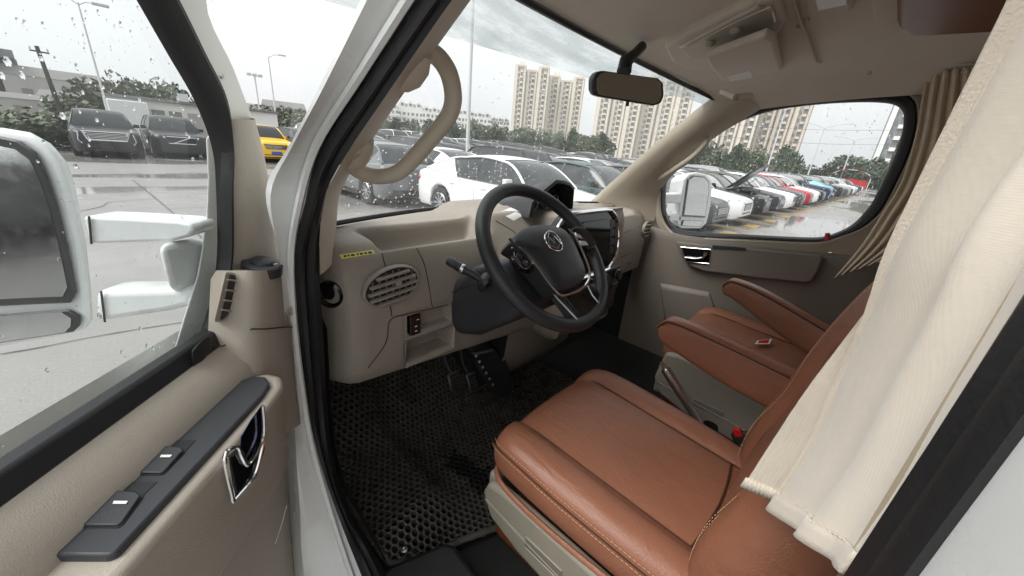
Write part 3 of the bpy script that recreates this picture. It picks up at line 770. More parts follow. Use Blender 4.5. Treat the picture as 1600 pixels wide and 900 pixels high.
# ================================================================== COLUMN, STALKS, WHEEL
CW, TW, RW = V(-.33, -.227, 1.382), .76, .1925
WN = V(0, -math.cos(TW), math.sin(TW)); WU = V(1, 0, 0); WV = V(0, math.sin(TW), math.cos(TW))
def wl_(a, b, h=0.0): return CW + WU * a + WV * b + WN * h
def atw(px, py, h=0.0): return atp(px, py, CW + WN * h, WN)
colm = thing('steering_column', 'charcoal plastic steering column cover with indicator stalk under the steering wheel', 'steering column', (-.33, -.08, 1.02))
lf = [at(706, 442, x=-.455), at(735, 418, x=-.452), at(766, 408, x=-.445), at(800, 440, x=-.44), at(820, 480, x=-.435), at(800, 502, x=-.44), at(745, 526, x=-.45), at(712, 524, x=-.455), at(701, 505, x=-.456), at(700, 470, x=-.456)]
obj('column_cover', extr(lf, (.235, 0, 0)), 'charcoal', colm, bevel=.02, seg=4)
seam_l = [p + V(-.0012, 0, 0) for p in (at(704, 458, x=-.4555), at(735, 446, x=-.453), at(772, 436, x=-.447))]
obj('cover_joint', tube(seam_l, .0012, 6), 'black_plastic', colm)
s0, s1, s2 = at(758, 440, x=-.455), at(738, 428, x=-.475), at(722, 420, x=-.490)
stalk = obj('indicator_stalk', tube(cr([s0 + V(.03, 0, 0), s0, s1, s2, at(706, 410, x=-.503)], 4), [.011, .011, .010, .009, .010, .012, .012, .011], 12), 'black_plastic', colm)
obj('stalk_ring', lathe([(.0125, -.004), (.0132, 0), (.0125, .004)], s2, (s2 - s1), 16), 'satin', stalk)
obj('stalk_tip', lathe([(.0122, -.008), (.0125, .004), (.010, .012), (.001, .014)], at(706, 410, x=-.503), (s2 - s1), 16), 'charcoal', stalk)
obj('stalk_root', lathe([(.026, -.006), (.025, .006), (.018, .014), (.010, .016)], s0, (s1 - s0), 18), 'black_plastic', colm)
obj('column_shaft', tube([CW - WN * .02, CW - WN * .16, CW - WN * .30], .045, 16), 'black_plastic', colm)

wheel = thing('steering_wheel', 'black leather steering wheel with chrome trimmed airbag pad and round emblem', 'steering wheel', CW)
rim = [wl_(RW * math.cos(2 * PI * k / 72), RW * math.sin(2 * PI * k / 72)) for k in range(72)]
obj('rim', tube(rim, .0178, 16, closed=True, up=tuple(WN), flat=.92), 'wheel_leather', wheel)
padpx = [(797, 377), (806, 362), (822, 352), (845, 348), (867, 350), (884, 357), (897, 374), (908, 398), (918, 424), (915, 438), (903, 450), (880, 458), (869, 453), (856, 439), (836, 412), (815, 390)]
pad = [atw(px, py, .032) for px, py in padpx]
pc = sum(pad, V(0, 0, 0)) / len(pad)
padc = cr(pad, 3, closed=True)
prow = [[pc + (p - pc) * s - WN * d for p in padc] for s, d in ((.93, .050), (.955, .030), (.965, .012), (.945, .002), (.88, -.004), (.6, -.010), (.25, -.012))]
obj('airbag_pad', grid(prow, cu=True, cap=True), 'wheel_leather', wheel)
chr_ = [atw(px, py, .030) for px, py in ((795, 372), (803, 379), (818, 392), (836, 414), (855, 441), (868, 456), (880, 462), (904, 454), (918, 441), (921, 424), (911, 396), (899, 371), (888, 358))]
obj('chrome_trim', tube(cr(chr_, 4), .0034, 8), 'chrome', wheel)
# emblem: ring and three sharp triangles
ec = atw(865, 377, .045)
em = obj('emblem', tube([ec + WU * .0275 * math.cos(2 * PI * k / 32) + WV * .0275 * math.sin(2 * PI * k / 32) for k in range(32)], .0018, 8, closed=True), 'chrome', wheel)
def E2(a, b): return ec + WU * a * 1.28 + WV * b * 1.28
def strip(pts, r=.0013): return tube([E2(*p) for p in pts], r, 6)
mbx = MB()
mbx.add(strip([(-.018, -.006), (-.009, .011), (0, -.004), (.009, .011), (.018, -.006), (.0, -.016), (-.018, -.006)]))
mbx.add(strip([(-.009, .011), (0, .019), (.009, .011)]))
obj('emblem_mark', mbx, 'chrome', em)
# spokes
def plate(pts, h0, h1, m, name, parent, bev=.004): 
    return obj(name, extr_pts([atw(px, py, h0) for px, py in pts], [atw(px, py, h0) + WN * (h1 - h0) for px, py in pts]), m, parent, bevel=bev)
sp = plate([(788, 385), (798, 377), (816, 392), (842, 424), (836, 432), (804, 424), (794, 404)], -.006, .020, 'gloss_black', 'spoke', wheel)
for pts in ([(799, 384), (805, 389), (803, 394), (797, 390)], [(808, 393), (817, 399), (815, 406), (806, 400)], [(799, 400), (805, 404), (804, 411), (798, 406)], [(818, 405), (826, 413), (822, 418), (815, 411)]):
    plate(pts, .020, .0235, 'charcoal', 'wheel_button', sp, .001)
for px, py in ((800, 387), (802, 405), (823, 409)):
    c = atw(px, py, .0238); obj('button_mark', box(c, (.005, .0015, .001), (WU, WV, WN)), 'white_mark', sp)
obj('button_frame', tube(cr([atw(px, py, .021) for px, py in ((806, 391), (822, 400), (829, 413), (821, 420), (810, 412), (804, 400))], 3, closed=True), .0012, 6, closed=True), 'satin', sp)
sp2 = plate([(890, 360), (905, 362), (921, 382), (922, 392), (912, 398), (902, 378)], -.006, .018, 'gloss_black', 'spoke', wheel)
for pts in ([(897, 364), (905, 368), (909, 374), (900, 372)], [(904, 377), (914, 378), (918, 384), (907, 385)]):
    plate(pts, .018, .022, 'satin', 'wheel_button', sp2, .001)
sp3 = plate([(858, 446), (872, 458), (890, 460), (906, 452), (918, 446), (936, 478), (925, 492), (905, 502), (898, 502)], -.012, .010, 'gloss_black', 'spoke', wheel)
obj('spoke_trim', tube([atw(*p, .012) for p in ((846, 436), (872, 468), (902, 500))], .0020, 6), 'satin', sp3)
obj('spoke_trim', tube([atw(*p, .012) for p in ((918, 446), (926, 462), (938, 476))], .0020, 6), 'satin', sp3)
sp4 = plate([(838, 420), (858, 446), (898, 502), (886, 502), (838, 440), (828, 426)], -.014, .006, 'charcoal', 'spoke', wheel)
obj('hub_shell', lathe([(.075, 0), (.085, .03), (.07, .07), (.05, .10)], CW + WN * .0, -WN, 24), 'black_plastic', wheel)

# ================================================================== PEDALS AND FLOOR
def pedal(cx, cy, w, h, yy, name, label):
    c = at(cx, cy, y=yy)
    t = thing(name, label, 'pedal', c)
    ax = (V(1, 0, 0), V(0, .45, .89).normalized(), V(0, -.89, .45).normalized())
    p = obj('pedal_pad', box(c, (w, h, .012), ax), 'mat_rubber', t, bevel=.006)
    for k in range(4):
        obj('pad_rib', box(c + ax[1] * (-h * .33 + h * .22 * k) + ax[2] * .007, (w * .8, .006, .004), ax), 'black_plastic', t)
    obj('pedal_arm', tube([c, c + V(0, .06, .05), c + V(.01, .12, .20)], .009, 8), 'black_plastic', t)
pedal(711, 594, .058, .062, .12, 'brake_pedal', 'dark grey brake pedal left of the accelerator')
pedal(738, 597, .045, .075, .13, 'accelerator_pedal', 'narrow dark accelerator pedal beside the black gear boot')
# perforated rubber mat, really pierced
def mat_z(x, y):
    r = sm((-.50 - x) / .10) * sm((y + .22) / .12)
    return FLOOR + .006 + .045 * r * (1 - .35 * sm((-.66 - x) / .1)) + .16 * sm((y - .12) / .30) + .003 * mnoise.noise(V(x * 9, y * 9, 0))
def in_mat(x, y):
    xl = interp([-.45, -.25, -.10, .10, .30], [-.60, -.76, -.775, -.775, -.775], y)
    fr = interp([-.78, -.60, -.40, -.05, .3], [-.20, -.26, -.34, -.62, -.62], x)
    return xl < x < .26 and fr < y < .40
fm = MB(); HP = .0190
hexr, holer = HP / math.sqrt(3), HP * .36
j = 0; y = -.66
while y < .40:
    x = -.80 + (HP / 2 if j % 2 else 0)
    while x < .28:
        if in_mat(x, y):
            o6 = [(x + hexr * math.sin(k * PI / 3), y + hexr * math.cos(k * PI / 3)) for k in range(6)]
            o12 = []
            for k in range(6):
                a, b = o6[k], o6[(k + 1) % 6]
                o12 += [a, ((a[0] + b[0]) / 2, (a[1] + b[1]) / 2)]
            i12 = [(x + holer * math.sin(k * PI / 6), y + holer * 1.15 * math.cos(k * PI / 6)) for k in range(12)]
            v = [V(a, b, mat_z(a, b)) for a, b in o12] + [V(a, b, mat_z(a, b) + .0008) for a, b in i12] + [V(a, b, mat_z(a, b) - .010) for a, b in i12]
            f = [[k, (k + 1) % 12, 12 + (k + 1) % 12, 12 + k] for k in range(12)] + [[12 + k, 12 + (k + 1) % 12, 24 + (k + 1) % 12, 24 + k] for k in range(12)]
            blob = min(math.hypot((x + .42) / .055, (y + .16) / .05), math.hypot((x + .44) / .035, (y + .06) / .07), math.hypot((x + .36) / .05, (y + .20) / .035)) + .35 * mnoise.noise(V(x * 40, y * 40, 3))
            fm.add((v, f), 1 if blob < 1 else 0)
        x += HP
    y += HP * math.sqrt(3) / 2; j += 1
fmat = thing('floor_mat', 'worn black rubber floor mat pierced with rows of round holes in the footwell', 'floor mat', (-.35, -.1, FLOOR))
M['wet_rubber'] = mat('wet_mat_rubber', (.018, .018, .018), .2)
obj('pierced_sheet', fm, ['mat_rubber', 'wet_rubber'], fmat, kind='stuff', sharp=50)
obj('mat_edge', tube([V(-.775, .12, mat_z(-.775, .12)), V(-.775, -.05, mat_z(-.775, -.05)), V(-.765, -.18, FLOOR + .01), V(-.72, -.22, FLOOR + .012), V(-.60, -.26, FLOOR + .012), V(-.40, -.345, FLOOR + .012)], .009, 8, flat=.6), 'mat_rubber', fmat)
c = at(660, 635, z=FLOOR + .02)
obj('mat_button', lathe([(.034, 0), (.030, .006), (.024, .002), (.016, .004), (.012, .012), (.001, .013)], c, (0, 0, 1), 20), 'black_plastic', fmat)
obj('mat_button_ring', tube([c + V(.026 * math.cos(2 * PI * k / 20), .026 * math.sin(2 * PI * k / 20), .006) for k in range(20)], .002, 6, closed=True), 'satin', fmat)
# black step box by the sill
sb = [at(585, 905, z=.70), at(610, 880, z=.70), at(695, 845, z=.70), at(712, 850, z=.70), at(752, 905, z=.70), at(800, 990, z=.70), at(600, 1000, z=.70)]
so_ = obj('step_box', extr(sb, (0, 0, -.10)), 'black_plastic', van, bevel=.02, seg=3)
c = at(631, 860, z=FLOOR + .015)
obj('floor_screw', lathe([(.009, 0), (.009, .004), (.004, .005), (.001, .003)], c, (0, 0, 1), 12), 'satin', van)
# ================================================================== SEATS
def stitch(mb, path, L=.0042, gap=.0026, r=.00062):
    path = cr(path, 40); acc = 0; pts = [path[0]]
    for a, b in zip(path, path[1:]):
        pts.append(b)
    d = 0; seg = []; on = True; lim = L
    for a, b in zip(pts, pts[1:]):
        if not seg: seg = [a]
        d += (b - a).length; seg.append(b)
        if d >= lim:
            if on: mb.add(tube([seg[0], seg[-1]], r, 5))
            on = not on; lim = L if on else gap; d = 0; seg = [b]
def make_seat(xc, oy, oz, label, driver):
    t = thing('seat', label, 'seat', (xc, -.55 + oy, FLOOR), 'brown leather cab seats')
    O = V(xc, oy, oz)
    def z0(y): return interp([-.82, -.70, -.50, -.36, -.26], [.925, .93, .942, .952, .952], y)
    sect = [(-.20, -.115), (-.245, -.105), (-.262, -.075), (-.263, -.035), (-.256, -.005), (-.235, .014), (-.20, .018), (-.170, .010), (-.156, -.004), (-.142, .003), (-.08, .008), (0, .009)]
    sect = sect + [(-a, b) for a, b in sect[::-1][1:]]
    rows = []
    # waterfall front, then the body of the cushion
    for (y, sw, dz, th) in ((-.252, .72, -.060, .35), (-.256, .84, -.034, .6), (-.268, .92, -.015, .85), (-.295, .972, -.004, 1), (-.34, 1.0, 0, 1), (-.42, 1.005, 0, 1), (-.50, 1.0, 0, 1), (-.58, .99, 0, 1), (-.66, .975, -.001, 1), (-.74, .95, -.004, 1), (-.80, .90, -.012, 1), (-.84, .80, -.03, .8)):
        rows.append([O + V(a * sw, y, z0(y) + dz + (b if b > -.03 else b * th)) for a, b in sect])
    cu = obj('cushion', grid(rows, cu=True, cap=True), 'leather', t, sub=2)
    # stitched seams of the top panel
    for s in (-1, 1):
        seam_p = [O + V(s * .158 * (1 - .06 * k / 9), -.275 - .055 * k, z0(-.275 - .055 * k) + .0002 + (-.010 if k == 0 else 0)) for k in range(10)]
        obj('cushion_seam', tube(cr(seam_p, 3), .0019, 6), 'leather_seam', cu)
    seam_p = [O + V(-.146 + .292 * k / 6, -.722 - .012 * math.sin(PI * k / 6), z0(-.722) + .0072 - .006 * (k in (0, 6))) for k in range(7)]
    obj('cushion_seam', tube(cr(seam_p, 3), .0025, 6), 'leather_seam', cu)
    mb = MB()
    for k, (a, dz) in enumerate(((-.2575, -.006), (-.2645, -.020))):
        stitch(mb, [O + V(a * sw - .0008, y, z0(y) + dz + ddz) for y, sw, ddz in ((-.266, .915, -.012), (-.30, .975, -.003), (-.36, 1.0, 0), (-.48, 1.003, 0), (-.60, .988, 0), (-.72, .957, -.003), (-.80, .905, -.008))])
    obj('stitching', mb, 'thread', cu, kind='stuff')
    obj('side_seam', tube(cr([O + V(-.2625 * sw - .0012, y, z0(y) - .0125 + ddz) for y, sw, ddz in ((-.266, .915, -.012), (-.30, .975, -.003), (-.36, 1.0, 0), (-.48, 1.003, 0), (-.60, .988, 0), (-.72, .957, -.003), (-.80, .905, -.008))], 4), .0014, 6), 'leather_seam', cu)
    # piping round the bottom edge
    pip = [O + V(a, y, z) for a, y, z in ((.23, -.30, .835), (.12, -.262, .842), (-.12, -.258, .845), (-.215, -.272, .845), (-.258, -.31, .848), (-.268, -.40, .843), (-.268, -.52, .843), (-.265, -.64, .848), (-.258, -.78, .850))]
    obj('piping', tube(cr(pip, 6), .0065, 8), 'leather', cu)
    # plastic side shields with a slot, on a leather covered box
    for s in (-1, 1):
        xo = s * (.272 if driver else .282); ht_ = 0 if driver else .072
        out = [V(xo, -.268, .78), V(xo, -.285, .825 + ht_), V(xo, -.33, .838 + ht_), V(xo, -.60, .838 + ht_), V(xo, -.84, .838 + ht_), V(xo, -.86, .70), V(xo, -.80, .655), V(xo, -.40, .690), V(xo, -.30, .72)]
        sh = obj('side_shield', extr([O + p for p in out], (-s * .03, 0, 0)), 'beige_dark', t, bevel=.012, seg=3)
        obj('shield_groove', tube([O + V(xo + s * .0005, y, z) for y, z in ((-.285, .770), (-.40, .757), (-.6, .742), (-.82, .735))], .003, 6), 'beige_dark', sh)
        if s < 0:
            obj('slot', box(O + V(xo, -.475, .755), (.004, .10, .030)), 'door_grey', sh, bevel=.002)
            obj('slot_lip', tube([O + V(xo - .001, y, z) for y, z in ((-.527, .738), (-.527, .772), (-.423, .772), (-.423, .738), (-.527, .738))], .002, 6), 'beige_dark', sh)
    obj('front_shield', extr([O + p for p in (V(-.25, -.265, .70), V(.25, -.265, .70), V(.25, -.265, .835), V(-.25, -.265, .835))], (0, -.03, 0)), 'beige_dark', t, bevel=.012, seg=3)
    bx = [(-.235, -.31), (.235, -.31), (.235, -.83), (-.235, -.83)]
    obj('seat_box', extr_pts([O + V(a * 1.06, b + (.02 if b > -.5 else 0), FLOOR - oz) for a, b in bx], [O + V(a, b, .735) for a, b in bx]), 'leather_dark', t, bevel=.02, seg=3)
    # backrest
    up, fw = V(0, -.17, .985), V(0, .985, .17)
    base = V(0, -.845, .90)
    bs = [(-.19, -.09), (-.235, -.07), (-.250, -.02), (-.248, .03), (-.225, .062), (-.19, .066), (-.155, .046), (-.143, .036), (-.13, .043), (-.07, .048), (0, .049)]
    bs = bs + [(-a, b) for a, b in bs[::-1][1:]]
    rows = []
    for h, sw, df_ in ((-.06, .84, .0), (-.02, .95, .045), (.05, 1.0, .068), (.13, 1.02, .072), (.24, 1.02, .062), (.36, 1.0, .066), (.48, .97, .058), (.57, .92, .044), (.64, .80, .02), (.67, .55, -.005)):
        rows.append([O + base + up * h + V(a * sw, 0, 0) + fw * (b * (1 if h < .6 else .6) + df_) for a, b in bs])
    bk = obj('backrest', grid(rows, cu=True, cap=True), 'leather', t, sub=2)
    hd = []
    for h, sw, dd in ((.67, .5, 0), (.69, .8, 0), (.74, 1, .0), (.82, 1, .0), (.87, .9, 0), (.89, .55, 0)):
        hd.append([O + base + up * h + V(.13 * sw * math.cos(a), 0, 0) + fw * (.05 * sw * math.sin(a) - .01) for a in [2 * PI * k / 16 for k in range(16)]])
    obj('headrest', grid(hd, cu=True, cap=True), 'leather', t, sub=1)
    mb = MB()
    for s in (-1, 1):
        for off in (0, .016):
            p = []
            for h, sw, df_ in ((.0, .97, .056), (.06, .998, .069), (.13, 1.02, .072), (.24, 1.02, .062), (.36, 1.0, .066), (.48, .97, .058), (.56, .92, .046)):
                p.append(O + base + up * h + V(s * (.178 + off) * sw, 0, 0) + fw * (.0615 + df_))
            stitch(mb, p)
    obj('stitching', mb, 'thread', bk, kind='stuff')
    for s in (-1, 1):
        p = [O + base + up * h + V(s * .146 * sw, 0, 0) + fw * (.036 + df_) for h, sw, df_ in ((.0, .97, .056), (.06, .998, .069), (.13, 1.02, .072), (.24, 1.02, .062), (.36, 1.0, .066), (.48, .97, .058))]
        obj('backrest_seam', tube(cr(p, 4), .0025, 6), 'leather_seam', bk)
    return t
def armrest(t, xx, top, bot, wid, label, name='armrest'):
    top, bot = cr(top, 5), cr(bot, 5); rows = []
    n = len(top)
    for i, (a, b) in enumerate(zip(top, bot)):
        k = i / (n - 1)
        w = wid * (1 if k > .12 else .55 + .45 * math.sqrt(k / .12))
        c, h = (a + b) / 2, (a - b) / 2
        ring = []
        for q in range(16):
            an = 2 * PI * q / 16
            ca, sa = math.cos(an), math.sin(an)
            ring.append(c + V(w * math.copysign(abs(ca) ** .45, ca), 0, 0) + h * math.copysign(abs(sa) ** .5, sa))
        rows.append(ring)
    ar = obj(name, grid(rows, cu=True, cap=True), 'leather', t, label=label, sub=1)
    for s in (-1, 1):
        obj('armrest_seam', tube([a.lerp(b, .10) + V(s * wid * 1.0, 0, 0) for a, b in list(zip(top, bot))[2:]], .0018, 6), 'leather_seam', ar)
    obj('armrest_piping', tube([a.lerp(b, .05) + V(-wid * .92, 0, 0) for a, b in list(zip(top, bot))[1:]], .0028, 6), 'leather', ar)
    return ar
seat_d = make_seat(-.276, 0, 0, 'brown leather driver seat with wide cushion beside the open door', True)
armrest(seat_d, .03, [at(1031, 508, x=.03), at(1040, 499, x=.03), at(1060, 497, x=.03), at(1140, 530, x=.03), at(1235, 575, x=.03), at(1270, 592, x=.03)],
        [at(1032, 520, x=.03), at(1038, 532, x=.03), at(1050, 543, x=.03), at(1120, 590, x=.03), at(1195, 632, x=.03), at(1225, 648, x=.03)], .030, 'brown leather armrest on the inner side of the driver seat')
seat_p = make_seat(.545, -.11, .05, 'brown leather passenger seat at the far side of the cab', False)
armrest(seat_p, .28, [at(1130, 447, x=.275), at(1138, 438, x=.275), at(1152, 436, x=.275), at(1200, 455, x=.275), at(1300, 512, x=.275), at(1330, 528, x=.275)],
        [at(1130, 455, x=.275), at(1138, 461, x=.275), at(1150, 468, x=.275), at(1200, 508, x=.275), at(1255, 547, x=.275), at(1290, 566, x=.275)], .030, 'brown leather armrest on the inner side of the passenger seat')
# paper tag lying on the passenger cushion
c = at(1192, 536, z=1.012)
tgb = thing('seat_tag', 'small red and white paper tag lying on the passenger seat cushion', 'tag', c)
pts = [at(1179, 538, z=1.012), at(1183, 533, z=1.012), at(1206, 530, z=1.012), at(1202, 538, z=1.012)]
obj('tag_paper', extr(pts, (0, 0, .002)), 'white_mark', tgb)
cc = sum(pts, V(0, 0, 0)) / 4
obj('tag_print', extr([cc + (p - cc) * .72 + V(0, 0, .0025) for p in pts], (0, 0, .0006)), 'red', tgb)
# hand brake and buckle between the seats
hb = thing('hand_brake', 'grey hand brake lever with silver button between the two seats', 'hand brake', (.10, -.56, FLOOR))
h0, h1 = at(1040, 577, x=.06), at(1072, 628, x=.07)
obj('lever_grip', tube([h1 + (h1 - h0) * 1.2, h1, h0.lerp(h1, .5), h0], [.011, .013, .016, .015], 12), 'satin', hb)
obj('lever_button', tube([h0, h0 + (h0 - h1) * .25], .006, 8), 'chrome', hb)
obj('lever_boot', lathe([(.055, 0), (.05, .10), (.03, .20), (.022, .25)], (h1 + (h1 - h0) * 1.0) * 1.0 - V(0, 0, .21), (0, 0, 1), 14), 'black_plastic', hb)
bk = thing('seat_belt_buckle', 'black seat belt buckle with red button right of the driver cushion', 'buckle', at(1170, 690, x=-.005))
ax = (V(0, -.8, .6).normalized(), V(1, 0, 0), V(0, .6, .8).normalized())
c = at(1168, 683, x=-.008)
obj('buckle_body', box(c, (.075, .02, .032), ax), 'black_plastic', bk, bevel=.005)
obj('buckle_button', box(at(1153, 675, x=-.012), (.020, .016, .022), ax), 'red', bk, bevel=.002)
obj('buckle_stalk', tube([at(1176, 690, x=-.005), at(1205, 712, x=-.002), at(1215, 740, x=0)], .009, 8), 'satin', bk)

# ================================================================== INTERIOR MIRROR
rv = thing('rear_view_mirror', 'black framed rear view mirror hanging from the top of the windshield', 'mirror', at(985, 138, x=-.02))
mo = at(982, 138, x=-.02); mn = (CAM + V(.55, -.10, 0.10) - mo).normalized()
mn = (mn + V(-.05, -.35, 0)).normalized()
mq = [atp(px, py, mo, mn) for px, py in ((926, 140), (926, 122), (933, 112), (944, 110), (1030, 122), (1038, 129), (1039, 150), (1034, 162), (1024, 165), (938, 151), (929, 148))]
obj('mirror_shell', extr(mq, -mn * .030), 'black_plastic', rv, bevel=.008, seg=3)
cq = sum(mq, V(0, 0, 0)) / len(mq)
obj('mirror_face', extr([cq + (p - cq) * .90 + mn * .0006 for p in mq], mn * .0012), 'mirror_glass', rv)
st0 = atp(975, 112, mo - mn * .03, mn)
obj('mirror_stem', tube([st0, at(978, 96, x=.0), at(992, 84, x=.03), at(1004, 72, x=.06)], [.020, .019, .013, .013], 12), 'black_plastic', rv)
obj('mirror_lever', tube([atp(981, 156, mo - mn * .01, mn), atp(980, 166, mo - mn * .01, mn)], .005, 8), 'black_plastic', rv)

# ================================================================== CURTAINS
def cloth(left, right, nf, amp, name, m, parent, n=60, nrm=V(.25, 1, 0), seed=0, edge=0.0, thick=.0016, ripple=0.0):
    L_, R_ = cr(left, 10), cr(right, 10); rows = []
    N = min(len(L_), len(R_)); nrm = nrm.normalized()
    for i in range(N):
        r = []
        for k in range(n + 1):
            t = k / n; ph = t * nf * 2 * PI + .9 * math.sin(t * 5 + seed) + .35 * math.sin(i / N * 3 + seed)
            a = amp * (.75 + .5 * mnoise.noise(V(t * 4, i / N * 2, seed))) 
            w = math.sin(ph) * a * min(1, 6 * t * (1 - t) + edge) + ripple * mnoise.noise(V(t * 30, i * .9, seed + 3))
            r.append(L_[i].lerp(R_[i], t) + nrm * w)
        rows.append(r)
    o = obj(name, grid(rows), m, parent, solid=thick)
    o_rows[name] = rows
    return o
o_rows = {}
cn = thing('curtain', 'cream crepe curtain gathered in front of the driver side door pillar', 'curtain', (-.72, -.80, 1.25))
cl = [at(1640, -90, x=-.75), at(1590, 20, x=-.74), at(1452, 290, x=-.715), at(1398, 400, x=-.70), at(1362, 500, x=-.68), at(1320, 590, x=-.655), at(1270, 700, x=-.63), at(1205, 797, x=-.60)]
crr = [at(2300, -200, x=-.80), at(2100, 0, x=-.81), at(1850, 180, x=-.816), at(1690, 360, x=-.82), at(1605, 500, x=-.822), at(1500, 655, x=-.818), at(1420, 785, x=-.818), at(1328, 902, x=-.815)]
cloth(cl, crr, 2.1, .008, 'curtain_panel', 'curtain', cn, n=80, seed=2, edge=.15, ripple=.0002, nrm=V(-.3, 1, 0))
M['crepe_rib'] = mat('cream_ribbed_edge', srgb(222, 211, 195), 0.95, var=0.06, vscale=70, bump=0.35, bscale=600, sheen=0.3)
# ribbed side hem and the folded flap at its foot
e0 = [p + V(-.004, .004, 0) for p in cl]
e1 = [at(1690, -80, x=-.754), at(1632, 20, x=-.745), at(1484, 290, x=-.72), at(1428, 400, x=-.705), at(1396, 500, x=-.685), at(1352, 590, x=-.66), at(1303, 700, x=-.634), at(1240, 803, x=-.604)]
e1 = [p + V(-.004, .004, 0) for p in e1]
cloth(e0, e1, 5, .0016, 'side_hem', 'crepe_rib', cn, n=60, seed=5, edge=.8, ripple=.0002, thick=.003, nrm=V(-.3, 1, 0))
f0 = [at(1372, 470, x=-.675), at(1325, 530, x=-.645), at(1262, 612, x=-.62), at(1210, 690, x=-.59), at(1163, 762, x=-.57)]
f1 = [at(1376, 500, x=-.68), at(1345, 560, x=-.66), at(1306, 640, x=-.64), at(1266, 710, x=-.62), at(1220, 786, x=-.59)]
cloth(f0, f1, 9, .0020, 'folded_flap', 'crepe_rib', cn, n=90, seed=9, edge=.6, ripple=.0003, thick=.003, nrm=V(-.3, 1, 0))
nn_ = V(-.3, 1, 0).normalized()
for src, nm in (('curtain_panel', 'bottom_hem'), ('folded_flap', 'flap_hem')):
    R_ = o_rows[src]; k0 = len(R_) - (4 if src == 'curtain_panel' else 3); band = []
    for i, r in enumerate(R_[k0:]):
        band.append([p + nn_ * (.0030 + .0003 * mnoise.noise(V(k * .45, i * 1.3, 2))) for k, p in enumerate(r)])
    obj(nm, grid(band), 'crepe_rib', cn, solid=.003)
    mbs = MB(); stitch(mbs, [p + nn_ * .0016 for p in band[0][2:-2:6]], .003, .002, .0005); obj(nm + '_stitching', mbs, 'crepe_rib', cn, kind='stuff')
c2 = thing('curtain', 'taupe pleated curtain hanging behind the passenger side window', 'curtain', (.75, -.85, 1.25))
l2 = [at(1449, 112, x=.745), at(1440, 160, x=.765), at(1430, 215, x=.775), at(1408, 285, x=.775), at(1378, 335, x=.77), at(1345, 385, x=.76), at(1304, 434, x=.75)]
r2 = [at(1556, 104, x=.60), at(1556, 160, x=.60), at(1552, 215, x=.60), at(1535, 285, x=.60), at(1500, 335, x=.60), at(1460, 375, x=.60), at(1398, 400, x=.61)]
cloth(l2, r2, 7, .016, 'pleated_cloth', 'curtain_dark', c2, n=150, nrm=V(-1, .15, 0), seed=1, edge=.5)
obj('curtain_rail', tube([at(1440, 110, x=.745) + V(0, 0, .004), at(1500, 104, x=.68) + V(0, 0, .004), at(1570, 100, x=.60) + V(0, 0, .004)], .004, 8), 'pillar', c2)
for k in range(8):
    p = at(1449 + 14 * k, 112 - k, x=.745 - .018 * k)
    obj('curtain_hook', tube([p + V(0, 0, .006), p - V(0, 0, .012)], .0022, 6), 'white_mark', c2)
# ================================================================== DRIVER DOOR, swung open about 44 degrees
DO, DE, DN = V(-.95, -.035, 0), V(-.697, -.717, 0).normalized(), V(.717, -.697, 0).normalized()
LEAN = .12
def Dw(s, nn, z): return DO + DE * s + DN * (nn + LEAN * max(0, z - 1.3)) + V(0, 0, z)
def dl(px, py, off=0.0):
    nrm = V(DN.x, DN.y, -LEAN)
    return atp(px, py, DO + DN * off + V(0, 0, 1.3), nrm)
def dp(px, py, off=0.0): return atp(px, py, DO + DN * off, DN)
dd = thing('driver_door', 'open driver door with beige trim, wet window and chrome inner handle', 'door', DO)
# outer skin and inner panel
def skin(s, z): return Dw(s, -.115 + .03 * ((z - .9) / .45) ** 2, min(z, 1.3))
obj('outer_skin', grid([[skin(s, z) for s in (-.12, 0, .2, .45, .74)] for z in (.42, .6, .8, 1.0, 1.15, 1.28)]), 'white_paint', dd)
def trim_n(s, z):
    n = interp([.42, .60, .85, 1.05, 1.20, 1.235, 1.258, 1.278, 1.290, 1.298], [.02, .04, .045, .05, .055, .060, .052, .036, .020, .004], z)
    n -= .035 * sm((.06 - s) / .12)
    return n
ss = [-.27, -.23, -.20, -.17, -.14, -.10, -.06, -.02, .02, .06, .1, .16, .22, .3, .4, .5, .62, .74]
zz = [.42, .5, .6, .75, .85, .95, 1.05, 1.15, 1.20, 1.22, 1.235, 1.248, 1.258, 1.268, 1.278, 1.285, 1.291, 1.298]
obj('trim_panel', grid([[Dw(s, trim_n(s, z), z) for s in ss] for z in zz]), 'beige', dd)
obj('door_edge', grid([[Dw(s, -.10, z), Dw(s, trim_n(s, z), z)] for s, z in ((.74, .42), (.74, 1.298))]), 'white_paint', dd)
# beige upper corner trim between the window and the hinge edge
Gx = cr([dl(356, 186, .0), dl(361, 240, .0), dl(360, 320, .0), dl(359, 400, .0), dl(348, 478, .002), dl(335, 545, .010), dl(325, 585, .03)], 5)
Fx = cr([dl(391, 184, .0), dl(408, 240, .0), dl(425, 310, 0), dl(443, 400, 0), dl(458, 460, 0), dl(466, 530, 0), dl(470, 600, 0)], 5)
rows = []
for t in (0, .06, .2, .4, .6, .8, .94, 1):
    h = .020 * math.sin(PI * t) ** .8
    rows.append([a.lerp(b, t) + DN * h for a, b in zip(Gx, Fx)])
rows.append([b - DN * .05 for b in Fx])
obj('corner_trim', grid(rows), 'beige', dd)
